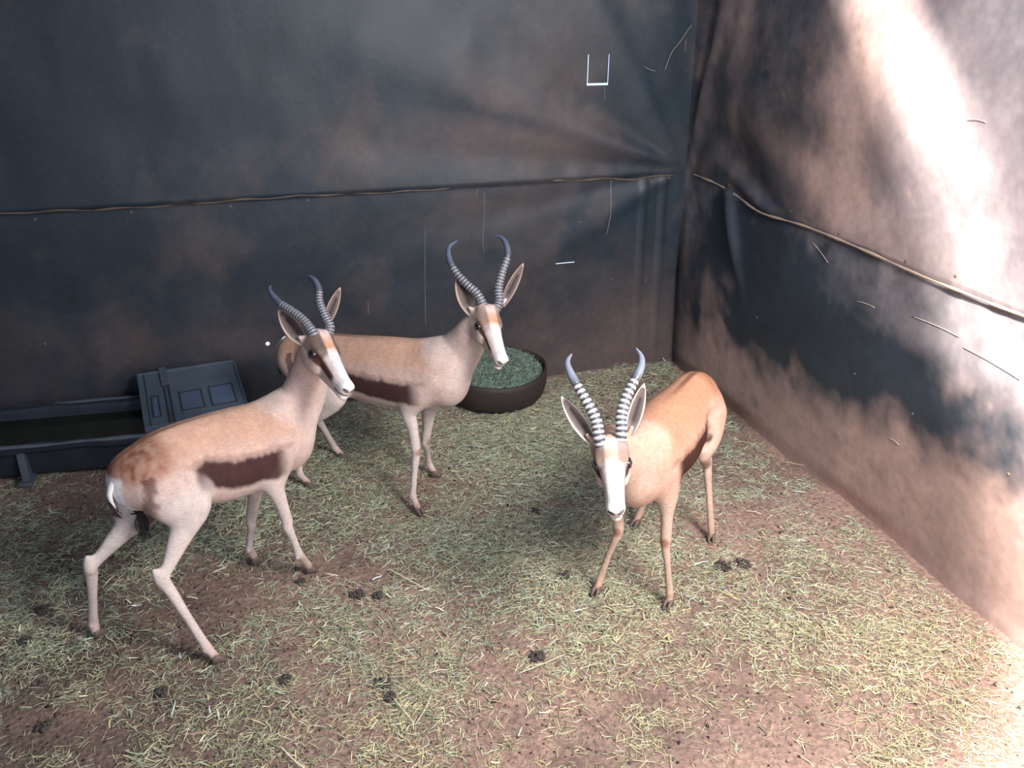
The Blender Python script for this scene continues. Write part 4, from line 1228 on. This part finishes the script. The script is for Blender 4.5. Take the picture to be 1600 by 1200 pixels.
TWIGS = [(-1.970, 0.951, -2.214, 0.956), (-2.244, 0.928, -2.509, 0.913), (-1.649, 0.910, -1.759, 0.917), (-1.296, 1.068, -1.427, 1.012), (-2.107, 1.692, -2.191, 1.694), (-1.982, 0.440, -2.037, 0.438)]


def tube_obj(name, path, radii, mat, colors=None, nseg=6, smooth=True, flat=1.0):
    v, f = tube(path, radii, nseg, flat=flat)
    return mesh_obj(name, v, f, mat, colors=None if colors is None else np.tile(colors, (len(v), 1)), smooth=smooth, loc=tuple(path[0]))


TONES = [np.array([0.72, 0.64, 0.46]), np.array([0.46, 0.46, 0.26]), np.array([0.55, 0.38, 0.28]), np.array([0.62, 0.60, 0.20]), np.array([0.68, 0.72, 0.74])]
TNAME = ['pale straw', 'olive', 'pinkish brown', 'yellow', 'whitish']
STALK_LABELS = {}
rg = np.random.default_rng(23)


def where(x, y):
    refs = [('the front hooves of the left antelope', -2.33, -1.56), ('the near hind hoof of the left antelope', -2.66, -2.03), ('the far hind hoof of the left antelope', -3.06, -1.77),
            ('the front hooves of the right antelope', -1.18, -2.12), ('the hind hoof of the right antelope', -0.72, -1.86),
            ('the front hooves of the middle antelope', -1.75, -1.15), ('the feed tub', -1.15, -0.3)]
    r = min(refs, key=lambda q: (q[1] - x) ** 2 + (q[2] - y) ** 2)
    dx, dy = x - r[1], y - r[2]
    d = math.hypot(dx, dy)
    if abs(dx) > abs(dy) * 1.6: s = 'to the right of' if dx > 0 else 'to the left of'
    elif abs(dy) > abs(dx) * 1.6: s = 'behind' if dy > 0 else 'in front of'
    else: s = ('behind' if dy > 0 else 'before') + (' right of' if dx > 0 else ' left of')
    n = 'close ' if d < 0.25 else ('' if d < 0.6 else 'well ')
    return n + s + ' ' + r[0].replace('the front hooves of the ', '').replace('the near hind hoof of the ', '').replace('the far hind hoof of the ', '').replace('the hind hoof of the ', '').replace('antelope', "antelope's").replace("antelope's", "antelope's " + ('front hooves' if 'front' in r[0] else ('near hind hoof' if 'near' in r[0] else ('far hind hoof' if 'far' in r[0] else 'hind hoof'))))


used_labels = {}
for (xa, ya, xb, yb, w, t) in STALKS:
    L_ = math.hypot(xb - xa, yb - ya)
    za = 0.012 + 0.006 * rg.random(); zb = 0.012 + 0.010 * rg.random()
    mid = np.array([(xa + xb) / 2 + rg.normal(0, .004), (ya + yb) / 2 + rg.normal(0, .004), (za + zb) / 2 + 0.004])
    path = catmull([(xa, ya, za), mid, (xb, yb, zb)], 9)
    r = np.interp(np.linspace(0, 1, 9), [0, .1, .9, 1], [0.5, 1, .85, 0.4]) * w * 0.00046
    o = tube_obj('straw_stalk', path, r, M_STRAW, colors=TONES[t], flat=0.6)
    size = 'short ' if L_ < 0.09 else ('long ' if L_ > 0.2 else '')
    lab = size + TNAME[t] + ' stalk lying ' + where(mid[0], mid[1])
    used_labels.setdefault(lab, []).append((o, mid[0], mid[1]))
    prop(o, lab, 'straw', 'loose stalks on the bedding')
RANK = {2: ('left', 'right'), 3: ('left', 'middle', 'right')}
for lab, L_ in used_labels.items():
    if len(L_) > 1:
        L_.sort(key=lambda q: q[1])
        names = ['leftmost of', 'second from left of', 'third from left of', 'fourth from left of', 'fifth from left of']
        for i, (o, _, _) in enumerate(L_):
            body = lab.split(' stalk lying ')
            o['label'] = (names[i] if i < len(L_) - 1 or i == 0 else 'rightmost of') + ' the ' + body[0] + ' stalks ' + body[1]

# dung heaps: little clusters of pellets fused in one lump
dung_l = {}
for (dx, dy, r) in DUNG:
    bm = bmesh.new()
    for k in range(int(10 + r * 700)):
        a = rg.random() * 6.28; q = r * math.sqrt(rg.random())
        m4 = Matrix.Translation((q * math.cos(a), q * math.sin(a), 0.004 + (1 - q / r) * r * 0.45 * rg.random())) @ Matrix.Rotation(rg.random() * 3, 4, 'Z') @ Matrix.Rotation(rg.random() * 3, 4, 'X') @ Matrix.Diagonal((1.0, 0.75, 0.75, 1))
        bmesh.ops.create_icosphere(bm, subdivisions=2, radius=rg.uniform(0.0055, 0.0095), matrix=m4)
    me = bpy.data.meshes.new('dung_pile'); bm.to_mesh(me); bm.free(); me.materials.append(M_DUNG)
    me.polygons.foreach_set('use_smooth', [True] * len(me.polygons))
    o = bpy.data.objects.new('dung_pile', me); COL.objects.link(o); o.location = (dx, dy, float(ground_z(np.array([dx]), np.array([dy]))[0]) + 0.003)
    lab = ('small' if r < 0.024 else 'larger') + ' dark clump of droppings ' + where(dx, dy)
    dung_l.setdefault(lab, []).append((o, dx)); prop(o, lab, 'dung', 'clumps of droppings')
for lab, L_ in dung_l.items():
    if len(L_) > 1:
        L_.sort(key=lambda q: q[1])
        names = ['leftmost ', 'second from left ', 'third from left ', 'fourth from left ']
        for i, (o, _) in enumerate(L_):
            o['label'] = (names[i] if i < len(L_) - 1 else 'rightmost ') + lab

# threads, nails, twigs on the walls
TL = ['pale curled thread hanging at the top by the corner of the back wall', 'tiny pale thread below the curled thread on the back wall', 'short thread hanging below the square slit in the back wall',
      'thin pale thread hanging from the seam above the middle antelope horns', 'long fine thread running down the back wall to the back of the middle antelope', 'pale doubled thread under the seam left of the corner fold',
      'tiny thread on the wall above the rump of the middle antelope', 'short frayed thread hanging off the seam above the middle antelope', 'tiny vertical thread in the upper corner of the back wall']
from mathutils.bvhtree import BVHTree


def bvh_of(o):
    return BVHTree.FromPolygons([v.co[:] for v in o.data.vertices], [p.vertices[:] for p in o.data.polygons])


BB = bvh_of(wall_back); BR = bvh_of(wall_right)


def on_back(x, z, off=0.003):
    for zz in (z, z + 0.02, z - 0.02, z + .05):
        h = BB.ray_cast(Vector((x, -1.0, zz)), Vector((0, 1, 0)))
        if h[0] is not None: return (x, h[0].y - off, z)
    return (x, -0.02, z)


def on_right(y, z, off=0.003):
    h = BR.ray_cast(Vector((-1.5, y, z)), Vector((1, 0, 0)))
    return (h[0].x - off if h[0] is not None else -0.02, y, z)


for (n, pts), lab in zip(THREADS, TL):
    P2 = catmull(np.array(pts), 5 * n)
    path = [on_back(min(px, -0.05), pz, 0.003) for px, pz in P2]
    if 'curled' in lab: path = [(px, on_back(min(px, -0.05), pz)[1] - 0.012, pz) for px, pz in P2 if px < -0.02]
    o = tube_obj('thread', path, [0.0011 if 'curled' in lab or 'doubled' in lab else 0.0007] * len(path), M_WIRE, nseg=5)
    prop(o, lab, 'thread', 'threads hanging on the back wall')
nb_lab = 'rusty nail head in the back wall, '
pos_b = ['on the seam at far left', 'on the seam left of the left antelope horns', 'on the seam above the left antelope horns', 'below the square slit', 'right of the bright slit', 'low near the corner',
         'beside the pinched corner', 'low at far left above the trough', 'at the very top', 'in the brown stain above the seam', 'on the seam near the corner', 'on the seam at the left picture edge']
for (nx_, nz_), w in zip(NAILS_BACK, pos_b):
    v = []
    bm = bmesh.new(); bmesh.ops.create_uvsphere(bm, u_segments=12, v_segments=8, radius=0.007)
    for q in bm.verts: q.co.y *= 0.45
    me = bpy.data.meshes.new('nail'); bm.to_mesh(me); bm.free(); me.materials.append(M_NAIL); me.polygons.foreach_set('use_smooth', [True] * len(me.polygons))
    o = bpy.data.objects.new('nail', me); COL.objects.link(o); o.location = on_back(min(nx_, -0.04), nz_, 0.0)
    prop(o, nb_lab + w, 'nail', 'nails in the back wall')
pos_r = ['high on the left of the bright streak', 'on the seam inside the glare', 'on the seam midway', 'on the seam behind the crease end', 'in the dusty area below the dark stain', 'lower right on the dusty area', 'at the top of the pale crease', 'low at the right picture edge', 'on the seam at far right', 'just right of the corner, low']
for (ny2, nz_), w in zip(NAILS_RIGHT, pos_r):
    bm = bmesh.new(); bmesh.ops.create_uvsphere(bm, u_segments=12, v_segments=8, radius=0.0065)
    for q in bm.verts: q.co.x *= 0.45
    me = bpy.data.meshes.new('nail'); bm.to_mesh(me); bm.free(); me.materials.append(M_NAIL); me.polygons.foreach_set('use_smooth', [True] * len(me.polygons))
    o = bpy.data.objects.new('nail', me); COL.objects.link(o); o.location = on_right(ny2, nz_, 0.0)
    prop(o, 'rusty nail head in the right wall, ' + w, 'nail', 'nails in the right wall')
TWL = ['long dry grass stem stuck on the right wall below the seam', 'thin dry stem running to the right picture edge on the right wall', 'tiny stem on the right wall in the dark stain', 'short curved stem just under the seam of the right wall',
       'small splinter high on the right wall right of the glare', 'small scratch-like stem low on the dusty right wall']
for (ya, za, yb, zb), lab in zip(TWIGS, TWL):
    path = [on_right(ya + (yb - ya) * t, za + (zb - za) * t + 0.004 * math.sin(t * 3), 0.003) for t in np.linspace(0, 1, 12)]
    o = tube_obj('dry_stem', path, [0.0012] * 12, M_STRAW, colors=np.array([0.55, 0.45, 0.36]), nseg=5)
    prop(o, lab, 'stem', 'dry stems on the right wall')

# ------------------------------------------------------------------ added roof sheets outside the frame, cut to shape the sun stripe
ZR = 2.80


def back_to_roof(p):
    t = (ZR - p[2]) / -SUN_DIR.z
    return (p[0] - SUN_DIR.x * t, p[1] - SUN_DIR.y * t)
# sunlit stripe on the right wall, projected up to the gap between the sheets
LEFT = [(0, -1.12, 2.12), (0, -1.66, 1.60), (0, -2.08, 1.18), (0, -2.20, 0.92), (0, -2.40, 0.66), (0, -2.80, 0.15), (-0.15, -2.98, 0), (-0.75, -3.3, 0)]
RIGHT = [(0, -1.56, 2.12), (0, -1.95, 1.66), (0, -2.36, 1.20), (0, -2.66, 0.92), (0, -2.95, 0.66), (0, -3.2, 0.15), (-0.1, -3.5, 0), (-0.7, -3.8, 0)]
lp = [back_to_roof(p) for p in LEFT]; rp = [back_to_roof(p) for p in RIGHT]
roof_poly('light_shaping_roof', [(-2.9, 0.3), (0.3, 0.3), (0.3, lp[0][1] + 0.3)] + lp + [(-2.9, lp[-1][1])])
roof_poly('light_shaping_roof', [(-5.0, 0.3), (-2.9, 0.3), (-2.9, lp[-1][1]), (-5.0, lp[-1][1])])
ROOFS[-1].data.materials[0] = M_ROOF  # opaque part of the added roof, keeps the left side dark
roof_poly('light_shaping_roof', [(0.3, rp[0][1])] + rp + [(-5.0, rp[-1][1]), (-5.0, -6.8), (0.3, -6.8)])
